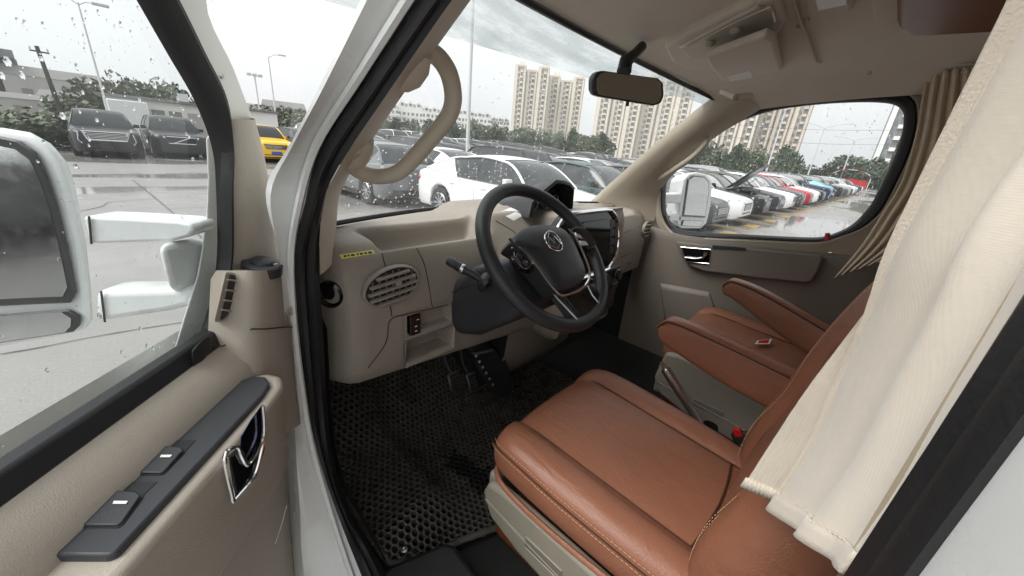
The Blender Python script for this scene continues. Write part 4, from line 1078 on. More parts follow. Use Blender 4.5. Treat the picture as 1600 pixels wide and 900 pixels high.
# raised column carrying the mirror knob
LX = [(400, 436), (396, 515), (400, 570), (406, 630), (414, 692)]
RX = [(450, 432), (456, 512), (460, 570), (465, 620), (470, 662)]
rows = []
for (a, b) in zip(LX, RX):
    A, B = dp(*a, .062), dp(*b, .058)
    m_ = A.lerp(B, .5) + DN * .006
    rows.append([A - DN * .060 + DE * .012, A - DN * .02 + DE * .006, A - DN * .005 + DE * .001, A.lerp(B, .15) + DN * .003, m_, A.lerp(B, .85) + DN * .003, B, B - DN * .012 - DE * .006, B - DN * .06 - DE * .008])
rows.insert(0, [p.lerp(rows[0][4], .10) + V(0, 0, .014) for p in rows[0]])
rows.append([p - DN * .045 + V(0, 0, -.03) for p in rows[-1]])
colt = obj('hinge_column', grid(rows), 'beige', dd, sharp=70)
top = rows[0]
obj('column_cap', (top, [list(range(len(top)))]), 'beige', dd)
# seam that divides the column and runs over to the belt
obj('trim_joint', tube([dp(332, 541, .020), dp(348, 541, .022), dp(362, 534, .026), dp(380, 520, .034), dp(394, 514, .063), dp(415, 514, .067), dp(446, 511, .066), dp(457, 511, .060)], .0012, 6), 'black_plastic', dd)
kc = sum(top[2:7], V(0, 0, 0)) / 5 - DN * .016 + V(0, 0, .010)
kn = obj('mirror_knob', lathe([(.030, -.016), (.030, .001), (.027, .003), (.018, .003), (.017, .007), (.014, .009), (.001, .010)], kc, DN * .22 + V(0, 0, 1), 26), 'charcoal', dd)
obj('knob_mark', box(kc + DN * .021 + V(0, 0, .0015), (.006, .002, .001)), 'white_mark', kn)
obj('column_button', lathe([(.012, -.002), (.011, .003), (.001, .004)], dp(452, 484, .058), DN - DE * .8, 14), 'beige', dd)
# demister outlet with louvres
vo = [(352, 424), (366, 426), (371, 432), (367, 465), (358, 494), (345, 503), (334, 503)]
dv_ = obj('demister_vent', extr_pts([dl(*p, .010) for p in vo], [dl(*p, .024) for p in vo]), 'beige', dd, bevel=.003)
dk = [(359, 429), (366, 430), (369, 434), (365, 464), (357, 491), (347, 500), (344, 499), (352, 466)]
obj('vent_opening', extr_pts([dl(*p, .0235) for p in dk], [dl(*p, .0248) for p in dk]), 'black_plastic', dv_)
for y, xl, xr in ((437, 356, 371), (453, 353, 369), (469, 350, 365), (484, 346, 361)):
    obj('vent_louvre', tube([dl(xl, y, .026), dl(xr, y + 2, .026)], .0016, 6), 'beige', dv_)
# painted frame bar, seals, glass
fo = [(372, -80), (322, 0), (365, 108), (396, 190)]
fi = [(318, -80), (264, 0), (318, 108), (353, 190)]
fA, fB = cr([dl(*p, .0) for p in fo], 5), cr([dl(*p, .0) for p in fi], 5)
M['frame_grey'] = mat('grey_white_painted_frame', srgb(205, 205, 200), .4, var=.03)
fr = obj('window_frame', grid([[p - DN * .05 for p in fA], fA, [a.lerp(b, .5) + DN * .004 for a, b in zip(fA, fB)], fB]), 'frame_grey', dd)
obj('frame_screw', lathe([(.004, 0), (.003, .002), (.001, .002)], dl(346, 119, .003), DN, 10), 'satin', fr)
gi = cr([dl(*p, -.012) for p in ((172, -90), (222, 0), (270, 85), (312, 160), (338, 232), (344, 300), (345, 400), (334, 470), (318, 520), (298, 548))], 5)
go = cr([dl(*p, .004) for p in ((222, -90), (272, 0), (312, 80), (348, 155), (357, 228), (354, 300), (354, 400), (343, 475), (330, 525), (318, 560))], 5)
obj('window_seal', grid([[p - DN * .006 for p in gi], gi] + [[a.lerp(b, t) + DN * h for a, b in zip(gi, go)] for t, h in ((.1, .008), (.4, .012), (.7, .013), (.95, .008))] + [go, [p - DN * .01 for p in go]]), 'rubber', dd)
gl_out = [Dw(-.05, -.02, 1.28), Dw(.76, -.02, 1.28), Dw(.70, -.02, 1.6), Dw(.58, -.02, 1.84), Dw(.18, -.02, 1.84), Dw(.06, -.02, 1.72), Dw(-.01, -.02, 1.63), Dw(-.04, -.02, 1.5)]
pane = obj('window_glass', (gl_out, [list(range(len(gl_out)))]), 'door_glass', dd, smooth=False)
obj('top_frame', tube([Dw(.10, -.01, 1.78), Dw(.19, -.01, 1.85), Dw(.58, -.01, 1.85), Dw(.71, -.01, 1.6), Dw(.76, -.01, 1.28)], .02, 8), 'rubber', dd)
def dg_place(rnd):
    s, z = rnd.uniform(-.03, .50), rnd.uniform(1.30, 1.80)
    keep = .10 + .8 * sm((z - 1.56) / .15)
    return Dw(s, -.0222, z), rnd.random() < keep
obj('rain_drops', drops(2600, dg_place, .0006, .0028, lambda p: -DN, 1.2, 5), 'water_drop', pane, kind='stuff')
# black belt strip
obj('belt_strip', extr_pts([Dw(.055, -.012, 1.284), Dw(.76, -.012, 1.284), Dw(.76, .018, 1.290), Dw(.062, .018, 1.290)], [Dw(.050, -.012, 1.318), Dw(.76, -.012, 1.318), Dw(.76, .008, 1.316), Dw(.055, .008, 1.316)]), 'black_plastic', dd, bevel=.004)
cb = [(299, 548), (318, 528), (331, 523), (331, 545), (316, 566), (300, 574)]
obj('belt_corner', extr_pts([dl(*p, -.005) for p in cb], [dl(*p, .020) for p in cb]), 'rubber', dd, bevel=.004)
# armrest with the switch panel
ap = [(.062, .045), (.050, .075), (.058, .100), (.085, .115), (.13, .119), (.36, .119), (.62, .105), (.62, .03), (.20, .03)]
arm = obj('armrest', extr_pts([Dw(s, n_ * .86, 1.06) for s, n_ in ap], [Dw(s, n_, 1.238) for s, n_ in ap]), 'beige', dd, bevel=.010, seg=3)
pp = [(.088, .052), (.074, .066), (.076, .085), (.092, .099), (.120, .104), (.348, .104), (.352, .100), (.352, .055), (.348, .051)]
sp_ = obj('switch_panel', extr_pts([Dw(s, n_, 1.19) for s, n_ in pp], [Dw(s, n_, 1.2465) for s, n_ in pp]), 'charcoal', dd, bevel=.003)
def zq(pts, z): return [at(px, py, z=z) for px, py in pts]
for rec, rock, mk in ((((250, 703), (263, 688), (306, 688), (283, 712)), ((244, 704), (250, 700), (284, 703), (287, 707), (258, 738), (252, 741), (219, 741), (216, 738)), ((252, 711), (269, 711), (266, 714.5), (250, 714.5))),
                      (((176, 773), (198, 753), (246, 753), (222, 776)), ((170, 774), (178, 770), (215, 773), (221, 778), (192, 818), (184, 823), (131, 823), (127, 819)), ((178, 783), (200, 783), (197, 787.5), (176, 787.5)))):
    w_ = obj('switch_well', extr(zq(rec, 1.2468), (0, 0, .0004)), 'black_plastic', sp_)
    rp = zq(rock, 1.2470)
    rr_ = [p + V(0, 0, .0045 if i in (0, 1, 2, 3) else .0025) for i, p in enumerate(rp)]
    sw = obj('window_switch', extr_pts(rp, rr_), 'charcoal', sp_, bevel=.0015)
    mq_ = zq(mk, 1.2517); obj('switch_mark', extr(mq_, (0, 0, .0005)), 'white_mark', sp_)
    gapo = [p for p in rp]; cc = sum(gapo, V(0, 0, 0)) / len(gapo)
    obj('switch_gap', extr([cc + (p - cc) * 1.07 - V(0, 0, .0004) for p in gapo], (0, 0, .0009)), 'black_plastic', sp_)
# chrome pull handle in its recess
hd_ = obj('inner_handle', extr([dp(*p, .1165) for p in ((351, 716), (369, 699), (374, 706), (385, 727), (398, 712), (408, 694), (408, 702), (395, 745), (365, 783))], DN * .006), 'gloss_black', dd, bevel=.002)
for pth in (((365, 784), (351, 715), (369, 698), (376, 712), (386, 727), (399, 712), (411, 683), (412, 660), (410, 634)), ((365, 784), (396, 746), (408, 706), (411, 684)), ((364, 782), (358, 745), (354, 720))):
    obj('handle_rim', tube(cr([dp(*p, .124) for p in pth], 4), .0026, 8), 'chrome', hd_)
obj('handle_recess', extr([dp(*p, .1185) for p in ((376, 682), (392, 655), (408, 634), (410, 680), (398, 706), (386, 722), (376, 704))], DN * .001), M.setdefault('blue_chrome', mat('dark_blue_chrome', srgb(70, 74, 98), .15, metal=1.0)), hd_)
obj('scratch', tube([dp(430, 850, .0525), dp(440, 820, .0525), dp(448, 790, .0525)], .0006, 5), 'white_mark', dd)
# white outer frame and mirror foot seen through the glass
of = [(322, 215), (340, 200), (346, 300), (348, 400), (332, 500), (304, 560), (262, 580), (286, 500), (308, 430), (322, 350), (325, 280)]
obj('outer_frame', extr_pts([dl(*p, -.032) for p in of], [dl(*p, -.05) for p in of]), 'mirror_white', dd, bevel=.004)
ft = [(247, 381), (290, 374), (318, 372), (330, 400), (322, 430), (304, 458), (268, 457), (258, 425)]
foot = [dl(*p, -.05) for p in ft]; foot2 = [dl(*p, -.10) for p in ft]
mf = obj('mirror_foot', extr_pts(foot, foot2), 'mirror_white', dd, bevel=.012, seg=3)
# exterior mirror on two arms; its face looks back along the door
MS = .02
def ms(px, py, d=0.0): return atp(px, py, Dw(MS + d, 0, 0), DE)
def armbox(pts, m, name, par, th=.05):
    a = [ms(*p, .02) for p in pts]
    return obj(name, extr_pts(a, [p - DE * th for p in a]), m, par, bevel=.010, seg=3)
mir = obj('mirror_housing', extr_pts([ms(*p, .0) for p in ((-190, 205), (-60, 192), (0, 195), (42, 202), (75, 220), (98, 248), (112, 285), (124, 335), (136, 385), (143, 450), (147, 505), (136, 520), (114, 528), (0, 548), (-120, 560), (-190, 545))],
                                     [ms(*p, .0) - DE * .055 - DN * .035 for p in ((-160, 225), (-50, 216), (0, 218), (36, 224), (65, 240), (84, 262), (96, 295), (104, 340), (112, 385), (118, 440), (120, 485), (110, 498), (95, 506), (0, 522), (-110, 535), (-160, 520))]), 'mirror_white', dd, bevel=.016, seg=4, label='white wide exterior mirror on the driver door')
def mirror_face(px, name, par, m='mirror_glass'):
    a = [ms(*p, .003) for p in px]
    cc = sum(a, V(0, 0, 0)) / len(a)
    o1 = obj(name + '_frame', extr([cc + (p - cc) * 1.0 for p in a], DE * .006), 'black_plastic', par, bevel=.003)
    return obj(name, extr([cc + (p - cc) * .9 + DE * .0062 for p in a], DE * .001), m, o1, smooth=False)
M['wet_mirror'] = mat('wet_mirror_glass', (.55, .57, .57), .10, metal=1.0, rvar=.06, vscale=50, bump=.05, bscale=60)
mirror_face([(-175, 225), (-50, 210), (0, 212), (34, 219), (60, 238), (76, 272), (92, 320), (108, 385), (122, 456), (114, 472), (60, 474), (0, 477), (-165, 485)], 'mirror_glass', mir, 'wet_mirror')
mirror_face([(-165, 496), (0, 490), (112, 482), (129, 493), (128, 507), (118, 517), (0, 535), (-150, 548)], 'wide_angle_glass', mir, 'wet_mirror')
armbox([(128, 338), (200, 341), (278, 346), (298, 351), (303, 360), (296, 370), (268, 377), (140, 381)], 'mirror_white', 'mirror_arm', mir)
armbox([(146, 456), (170, 454), (299, 452), (300, 478), (262, 488), (165, 502), (146, 504)], 'mirror_white', 'mirror_arm', mir)
obj('arm_joint', tube([ms(139, 338, .022), ms(143, 381, .022)], .0015, 6), 'black_plastic', mir)
obj('arm_joint', tube([ms(158, 455, .022), ms(164, 503, .022)], .0015, 6), 'black_plastic', mir)

# ================================================================== PASSENGER DOOR (closed)
pd = thing('passenger_door', 'closed passenger door with grey trim and rain streaked window', 'door', (.87, -.45, .6))
PN = V(1, 0, .10).normalized(); PO = V(.87, 0, 1.3)
def pw(px, py, off=0.0): return atp(px, py, PO + V(off, 0, 0), PN)
wpx = [(1040, 281), (1059, 262), (1083, 240), (1106, 220), (1132, 202), (1159, 187), (1186, 177), (1214, 170), (1255, 164), (1298, 160), (1345, 158), (1381, 159), (1400, 163), (1410, 171), (1413, 182), (1411, 202), (1406, 223), (1398, 245), (1389, 265), (1376, 292), (1362, 318), (1350, 333), (1339, 345), (1326, 355), (1312, 362), (1292, 369), (1270, 372), (1215, 370), (1159, 367), (1115, 365), (1075, 362), (1058, 358), (1049, 352), (1041, 340), (1037, 325), (1037, 303)]
def offs(pts, f):
    n = len(pts); out = []
    for i, (x, y) in enumerate(pts):
        ax_, ay_ = pts[i - 1]; bx_, by_ = pts[(i + 1) % n]
        tx, ty = bx_ - ax_, by_ - ay_; l = math.hypot(tx, ty) or 1
        nx, ny = ty / l, -tx / l
        d = f(x, y, nx, ny)
        out.append((x + nx * d, y + ny * d))
    return out
def sealw(x, y, nx, ny): return 4 + 12 * max(0, -ny) ** 1.2 * sm((x - 1060) / 80) + 16 * max(0, nx) * sm((x - 1300) / 60) + 2 * max(0, ny)
w0_ = [pw(*p, .01) for p in wpx]
w1_ = [pw(*p, -.004) for p in offs(wpx, sealw)]
w2px = offs(wpx, lambda x, y, nx, ny: sealw(x, y, nx, ny) + 6)
w2_ = [pw(*p, -.006) for p in w2px]
w3_ = [pw(*p, .01) for p in offs(wpx, lambda x, y, nx, ny: sealw(x, y, nx, ny) + 8 + 60 * max(0, nx) * (1 if x > 1300 else 0) + 18 * max(0, -ny) + 12 * max(0, ny))]
c0, c1, c2_, c3 = (cr(w, 3, closed=True) for w in (w0_, w1_, w2_, w3_))
obj('window_seal', grid([[p + V(.03, 0, 0) for p in c0], c0, [a.lerp(b, .3) - V(.010, 0, 0) for a, b in zip(c0, c1)], [a.lerp(b, .8) - V(.008, 0, 0) for a, b in zip(c0, c1)], c1], cu=True), 'rubber', pd)
obj('window_surround', grid([[p + V(.004, 0, 0) for p in c1], [a.lerp(b, .5) - V(.004, 0, 0) for a, b in zip(c1, c2_)], c2_, c3, [p + V(.06, 0, 0) for p in c3]], cu=True), 'pillar', pd)
pg_ = [pw(*p, .025) for p in offs(wpx, lambda *a: 5)]
pg = obj('window_glass', (pg_, [list(range(len(pg_)))]), 'side_glass', pd, smooth=False)
def sg_place(rnd):
    px, py = rnd.uniform(1045, 1405), rnd.uniform(162, 370)
    p = pw(px, py, .0265)
    return p, rnd.random() < .8
obj('rain_drops', drops(1200, sg_place, .0008, .0030, lambda p: V(1, 0, .1), 2.5, 8), 'water_drop', pg, kind='stuff')
# inner trim below the belt
yy_ = [.05, -.05, -.2, -.35, -.5, -.65, -.80, -.92]
prof = [(.895, 1.300), (.872, 1.300), (.862, 1.288), (.858, 1.25), (.862, 1.15), (.866, 1.0), (.868, .8), (.872, .6)]
def dz_(y): return interp([-.92, -.8, -.6, -.1], [.06, .045, .018, 0], y)
obj('trim_panel', grid([[V(x, y, z + dz_(y) * (1 if z > 1.1 else 0)) for y in yy_] for x, z in prof]), 'door_grey', pd, sharp=60)
# raised arm pocket
ap_ = [(1056, 377), (1090, 381), (1200, 391), (1283, 399), (1286, 404), (1278, 425), (1268, 440), (1258, 442), (1180, 434), (1100, 424), (1078, 416), (1066, 400)]
pk = obj('arm_pocket', extr_pts([at(*p, x=.865) for p in ap_], [at(*p, x=.828) for p in ap_]), 'door_grey', pd, bevel=.010, seg=3)
obj('pocket_lip', extr_pts([at(*p, x=.828) for p in ((1113, 383), (1165, 387), (1166, 391), (1113, 388))], [at(*p, x=.822) for p in ((1113, 383), (1165, 387), (1166, 391), (1113, 388))]), 'charcoal', pk)
hp_ = [(1064, 386), (1110, 390), (1108, 412), (1102, 414), (1072, 410)]
h_ = obj('inner_handle', extr_pts([at(*p, x=.828) for p in hp_], [at(*p, x=.822) for p in hp_]), 'gloss_black', pd, bevel=.003)
obj('handle_rim', tube([at(*p, x=.820) for p in ((1064, 386), (1110, 390), (1108, 412), (1072, 409), (1064, 386))], .0022, 6), 'chrome', h_)
obj('handle_lever', tube(cr([at(*p, x=.815) for p in ((1070, 402), (1085, 404), (1098, 402), (1103, 394))], 4), [.004, .005, .006, .010], 8), 'chrome', h_)
lk = obj('lock_pin', tube([at(1293, 375, x=.862), at(1293, 364, x=.862)], [.012, .007], 10), 'red', pd)
obj('speaker_ring', lathe([(.085, 0), (.085, .006), (.075, .008), (.001, .004)], (.866, -.22, .86), (-1, 0, 0), 26), 'door_grey', pd)
obj('outer_skin', grid([[V(x, y, z) for y in (.05, -.4, -.85)] for x, z in ((.955, 1.29), (.985, 1.1), (.985, .8), (.96, .42))]), 'white_paint', pd)
obj('map_pocket', extr_pts([at(*p, x=.868) for p in ((1030, 440), (1110, 455), (1130, 520), (1040, 520))], [at(*p, x=.845) for p in ((1032, 450), (1108, 462), (1128, 518), (1042, 518))]), 'door_grey', pd, bevel=.008)
# passenger side exterior mirror
def pm(px, py, d=0.0): return at(px, py, y=.0 + d)
hs_ = [(1058, 352), (1066, 300), (1070, 278), (1078, 270), (1090, 268), (1104, 271), (1112, 280), (1113, 296), (1109, 330), (1104, 350), (1095, 358), (1066, 358)]
ctr = sum((pm(*p) for p in hs_), V(0, 0, 0)) / len(hs_)
pmh = obj('mirror_housing', extr_pts([pm(*p) for p in hs_], [ctr + (pm(*p) - ctr) * .82 + V(0, .10, 0) for p in hs_]), 'mirror_white', pd, bevel=.014, seg=3, label='white exterior mirror on the passenger door')
for px_, nm in (([(1066, 338), (1074, 280), (1082, 274), (1100, 276), (1107, 284), (1107, 300), (1101, 340)], 'mirror_glass'), ([(1064, 352), (1066, 344), (1099, 345), (1094, 354)], 'wide_angle_glass')):
    a = [pm(*p, -.002) for p in px_]; cc = sum(a, V(0, 0, 0)) / len(a)
    f_ = obj(nm + '_frame', extr(a, (0, -.004, 0)), 'black_plastic', pmh)
    obj(nm, extr([cc + (p - cc) * .93 + V(0, -.0042, 0) for p in a], (0, -.001, 0)), 'wet_mirror', f_, smooth=False)
for y0_, y1_ in ((304, 318), (336, 346)):
    a = [pm(1030, y0_), pm(1066, y0_ - 2), pm(1064, y1_), pm(1028, y1_)]
    obj('mirror_arm', extr(a, (0, .05, 0)), 'mirror_white', pmh, bevel=.008)
# ================================================================== CARS
def paint_mat():
    m = bpy.data.materials.new('car_paint'); m.use_nodes = True
    nt = m.node_tree; b = nt.nodes['Principled BSDF']
    oi = nt.nodes.new('ShaderNodeObjectInfo'); nt.links.new(oi.outputs['Color'], b.inputs['Base Color'])
    b.inputs['Roughness'].default_value = .32; b.inputs['Coat Weight'].default_value = .18; b.inputs['Specular IOR Level'].default_value = .35; b.inputs['Coat Roughness'].default_value = .06
    tc = nt.nodes.new('ShaderNodeTexCoord'); n = nt.nodes.new('ShaderNodeTexNoise'); n.inputs['Scale'].default_value = 60
    nt.links.new(tc.outputs['Object'], n.inputs['Vector'])
    bp = nt.nodes.new('ShaderNodeBump'); bp.inputs['Strength'].default_value = .06; bp.inputs['Distance'].default_value = .003
    nt.links.new(n.outputs['Fac'], bp.inputs['Height']); nt.links.new(bp.outputs[0], b.inputs['Normal'])
    return m
M['paint'] = paint_mat()
M['car_glass'] = mat('dark_car_glass', (.020, .026, .028), .05, spec=.7)
M['tyre'] = mat('tyre_rubber', (.018, .018, .018), .75, var=.3, vscale=20)
M['rim'] = mat('alloy_rim', (.48, .49, .50), .3, metal=.9)
M['head_lens'] = mat('headlamp_lens', (.55, .58, .60), .06, spec=.8)
M['tail_lens'] = mat('tail_lamp_red', srgb(200, 30, 36), .15, spec=.6)
M['plate_blue'] = mat('blue_plate', srgb(38, 92, 190), .4)
M['dark_trim'] = mat('dark_lower_trim', (.022, .023, .024), .55)
SPECS = {
    'sedan': dict(L=4.82, W=1.84, H=1.445, wb=2.82, r=.335, fo=.95, hood=(.74, .93), belt=.94, deck=1.04, ws=(-1.10, -.30), bl=(.80, 1.98), tail=.98),
    'suv': dict(L=4.80, W=1.90, H=1.66, wb=2.85, r=.370, fo=.92, hood=(.90, 1.08), belt=1.08, deck=1.12, ws=(-1.05, -.42), bl=(1.78, 2.20), tail=1.08),
    'hatch': dict(L=4.35, W=1.80, H=1.48, wb=2.65, r=.325, fo=.86, hood=(.76, .96), belt=.96, deck=1.02, ws=(-1.02, -.28), bl=(1.42, 1.98), tail=1.0),
}
def car_parts(kind):
    S = SPECS[kind]; L, W, H, r = S['L'], S['W'], S['H'], S['r']
    hl, hw = L / 2, W / 2
    yf, yr = -hl + S['fo'], -hl + S['fo'] + S['wb']
    ra = r + .055
    def arch(y):
        z = .20
        for c in (yf, yr):
            if abs(y - c) < ra: z = max(z, r + math.sqrt(ra * ra - (y - c) ** 2) * .97)
        return z
    def plan(y):
        t = (y + hl) / L
        f = 1 - .22 * max(0, (.10 - t) / .10) ** 2 - .03 * max(0, (.25 - t) / .25)
        f -= .14 * max(0, (t - .93) / .07) ** 2 + .03 * max(0, (t - .8) / .2)
        return hw * f
    def ztop(y):
        h0, h1 = S['hood']
        return interp([-hl, -hl + .05, -hl + .25, S['ws'][0] - .05, S['ws'][0] + .4, S['bl'][0], S['bl'][1], hl - .10, hl], [h0 - .10, h0, h0 + .06, h1, S['belt'], S['belt'] + .02, S['deck'], S['tail'], S['tail'] - .10], y)
    ys = sorted(set([-hl, -hl + .02, -hl + .06, -hl + .12, -hl + .2, -hl + .3] + [yf + ra * k / 6 for k in range(-6, 7)] + [yr + ra * k / 6 for k in range(-6, 7)] + [yf - ra - .004, yf + ra + .004, yr - ra - .004, yr + ra + .004] + [S['ws'][0] - .05, S['ws'][0], -.3, .1, .5, S['bl'][0], S['bl'][1]] + [hl - .25, hl - .14, hl - .07, hl - .02, hl]))
    ys = [y for y in ys if -hl <= y <= hl]
    def sec(y):
        w, zt, zb = plan(y), ztop(y), arch(y)
        bump = .20 + .10 * max(0, 1 - (y + hl) / .15) if y < 0 else .22 + .12 * max(0, 1 - (hl - y) / .15)
        zb = max(zb, bump) if zb < .3 else zb
        zm = max(zb + .05, lerp(.20, zt, .45)); zs = max(zm + .03, zt - .14)
        half = [(0, zb), (.70 * w, zb), (.93 * w, zb + .0), (.985 * w, max(zb + .03, .30)), (w, zm), (.995 * w, zs), (.955 * w, zt - .035), (.88 * w, zt), (.5 * w, zt + .022), (0, zt + .03)]
        return [V(a, y, z) for a, z in half] + [V(-a, y, z) for a, z in half[-2:0:-1]]
    P = {}
    P['body'] = (grid([sec(y) for y in ys], cu=True, cap=True), 'paint', {})
    # glasshouse
    a0, a1, b0, b1 = S['ws'][0], S['ws'][1], S['bl'][0], S['bl'][1]
    def zr(y): 
        if y < a1: return lerp(ztop(a0), H - .045, math.sin(PI / 2 * min(1, (y - a0) / (a1 - a0))) ** .95)
        if y > b0: return lerp(H - .05, ztop(b1), 1 - math.cos(PI / 2 * (y - b0) / (b1 - b0)))
        t = (y - a1) / (b0 - a1); return H - .045 + .045 * math.sin(PI * t) - .005 * t
    def grow(y, sc=1.0, up=0.0):
        wb, zb = plan(y) * .905, ztop(y) - .02
        z = max(zb + .005, zr(y)); hgt = (z - zb) / (H - zb)
        wr = wb - .20 * hgt
        half = [(wb, zb), (lerp(wb, wr, .5) + .012, lerp(zb, z, .5)), (wr, z - .035 * hgt), (wr - .06, z - .004), (wr * .5, z + .012 * hgt), (0, z + .02 * hgt)]
        return half
    gy = [a0 + (a1 - a0) * k / 6 for k in range(7)] + [a1 + (b0 - a1) * k / 8 for k in range(1, 8)] + [b0 + (b1 - b0) * k / 6 for k in range(7)]
    P['glasshouse'] = (grid([[V(a, y, z) for a, z in grow(y)] + [V(-a, y, z) for a, z in grow(y)[-2::-1]] for y in gy], cap=True), 'car_glass', {})
    ry = [y for y in gy if a1 - .02 <= y <= b0 + .02]
    P['roof'] = (grid([[V(a * 1.012, y, z + .008) for a, z in grow(y)[2:]] + [V(-a * 1.012, y, z + .008) for a, z in grow(y)[-2:1:-1]] for y in ry]), 'paint', {})
    mb = MB()
    for s in (-1, 1):
        P['rail%d' % (s > 0)] = (tube([V(s * grow(y)[2][0], y, grow(y)[2][1] + .006) for y in gy], .030, 6, flat=.7), 'paint', dict(name='roof_rail'))
        yb = a1 + (b0 - a1) * .52; g = grow(yb)
        P['bp%d' % (s > 0)] = (tube([V(s * (a + .004), yb + .04 * (1 - i / 2), z) for i, (a, z) in enumerate(g[:3])], .03, 6, flat=.35), 'gloss_black', dict(name='door_pillar'))
    q0 = b0 + (b1 - b0) * (.30 if kind == 'sedan' else .45)
    qy = [q0 + (b1 - q0) * k / 5 for k in range(6)]; mb = MB()
    for s in (-1, 1):
        mb.add(grid([[V(s * (a + .006), y - (.30 if i == 0 else .14 if i == 1 else 0) * (1 - k / 5), z) for i, (a, z) in enumerate(grow(y)[:3])] for k, y in enumerate(qy)]))
    P['rear_quarter'] = (mb, 'paint', {})
    for s in (-1, 1): P['belt%d' % (s > 0)] = (tube([V(s * (grow(y)[0][0] + .004), y, grow(y)[0][1] + .012) for y in gy], .010, 5), 'satin', dict(name='belt_moulding'))
    # front end
    fz = S['hood'][0]
    P['grille'] = (extr([V(-.42, -hl - .012, fz - .27), V(.42, -hl - .012, fz - .27), V(.50, -hl - .002, fz - .06), V(-.50, -hl - .002, fz - .06)], (0, .06, 0)), 'gloss_black', dict(bevel=.01))
    for k in range(4): P['grille_slat%d' % k] = (box((0, -hl - .018 + .002 * k, fz - .24 + .042 * k), (.84 + .03 * k, .012, .012)), 'chrome', dict(name='grille_slat'))
    P['lower_grille'] = (extr([V(-.62, -hl + .01, .25), V(.62, -hl + .01, .25), V(.52, -hl - .004, .40), V(-.52, -hl - .004, .40)], (0, .10, 0)), 'dark_trim', dict(bevel=.01))
    for s in (-1, 1):
        pts = [V(s * .50, -hl + .015, fz - .13), V(s * .52, -hl + .02, fz - .02), V(s * .74, -hl + .17, fz + .035), V(s * .865 * hw / .92, -hl + .42, fz + .02), V(s * .855 * hw / .92, -hl + .36, fz - .09), V(s * .74, -hl + .10, fz - .14)]
        cc = sum(pts, V(0, 0, 0)) / 6
        P['headlight%d' % (s > 0)] = (extr_pts([p + V(-s * .03, .05, 0) for p in pts], [p + V(s * .014, -.020, 0) for p in pts]), 'head_lens', dict(bevel=.012, name='headlight'))
        tz = S['tail']
        pts = [V(s * .48, hl - .01, tz - .10), V(s * .48, hl - .025, tz - .22), V(s * .80 * hw / .92, hl - .08, tz - .26), V(s * .90 * hw / .92, hl - .26, tz - .17), V(s * .87 * hw / .92, hl - .26, tz - .09), V(s * .74, hl - .06, tz - .08)]
        P['tail%d' % (s > 0)] = (extr_pts([p + V(-s * .03, -.05, 0) for p in pts], [p + V(s * .022, .022, 0) for p in pts]), 'tail_lens', dict(bevel=.01, name='tail_light'))
        y0 = S['ws'][0] + .38
        c = V(s * (hw + .02), y0, S['belt'] + .08)
        P['mirror%d' % (s > 0)] = ([(lambda v, f: ([p for p in v], f))(*box(c, (.17, .10, .13))), tube([c, c - V(s * .14, -.02, .07)], .02, 6)], 'paint', dict(name='side_mirror', bevel=.02))
    P['front_plate'] = (box((0, -hl - .022, .47), (.44, .012, .13)), 'plate_blue', {})
    P['rear_plate'] = (box((0, hl + .006, .74), (.44, .02, .13)), 'plate_blue', {})
    P['rear_bumper'] = (extr([V(-.70, hl + .004, .26), V(.70, hl + .004, .26), V(.62, hl + .010, .44), V(-.62, hl + .010, .44)], (0, -.08, 0)), 'dark_trim', dict(bevel=.012))
    for s in (-1, 1):
        P['sill%d' % (s > 0)] = (box((s * (hw - .01), (yf + yr) / 2, .235), (.05, S['wb'] - 2 * ra, .09)), 'dark_trim', dict(name='side_sill'))
        for q, y in enumerate((-.05, .95)): P['handle%d%d' % (s > 0, q)] = (box((s * (hw + .002), y, S['belt'] - .11), (.025, .16, .028)), 'paint', dict(name='door_handle'))
    mb = MB()
    for s in (-1, 1):
        for y in (-.92, .22, 1.18 if kind != 'sedan' else 1.12):
            mb.add(tube([V(s * (hw * .999 + .001), y, .34), V(s * (hw + .002), y, .55), V(s * (hw * .995 + .001), y + .02, S['belt'] - .12)], .004, 5))
    P['door_gaps'] = (mb, 'gloss_black', {})
    wheels = [(s * (hw - .10), y, s) for s in (-1, 1) for y in (yf, yr)]
    # dark wheel wells so that light does not show through the arches
    P['wheel_wells'] = ([lathe([(.001, -.55), (ra * .98, -.55), (ra * .98, .55), (.001, .55)], (0, y, r + .03), (1, 0, 0), 18) for y in (yf, yr)], 'dark_trim', {})
    P['wheels'] = (wheels, r)
    return P, S
CARM = {}
def build_mesh(name, vf, m, bevel=0):
    if isinstance(vf, list):
        mb = MB()
        for q in vf: mb.add(q)
        vf = mb
    o = obj(name, vf, m, None, bevel=bevel, sharp=38)
    if bevel:
        dg = bpy.context.evaluated_depsgraph_get()
        me = bpy.data.meshes.new_from_object(o.evaluated_get(dg))
        o.modifiers.clear(); o.data = me
    me = o.data; bpy.data.objects.remove(o)
    return me
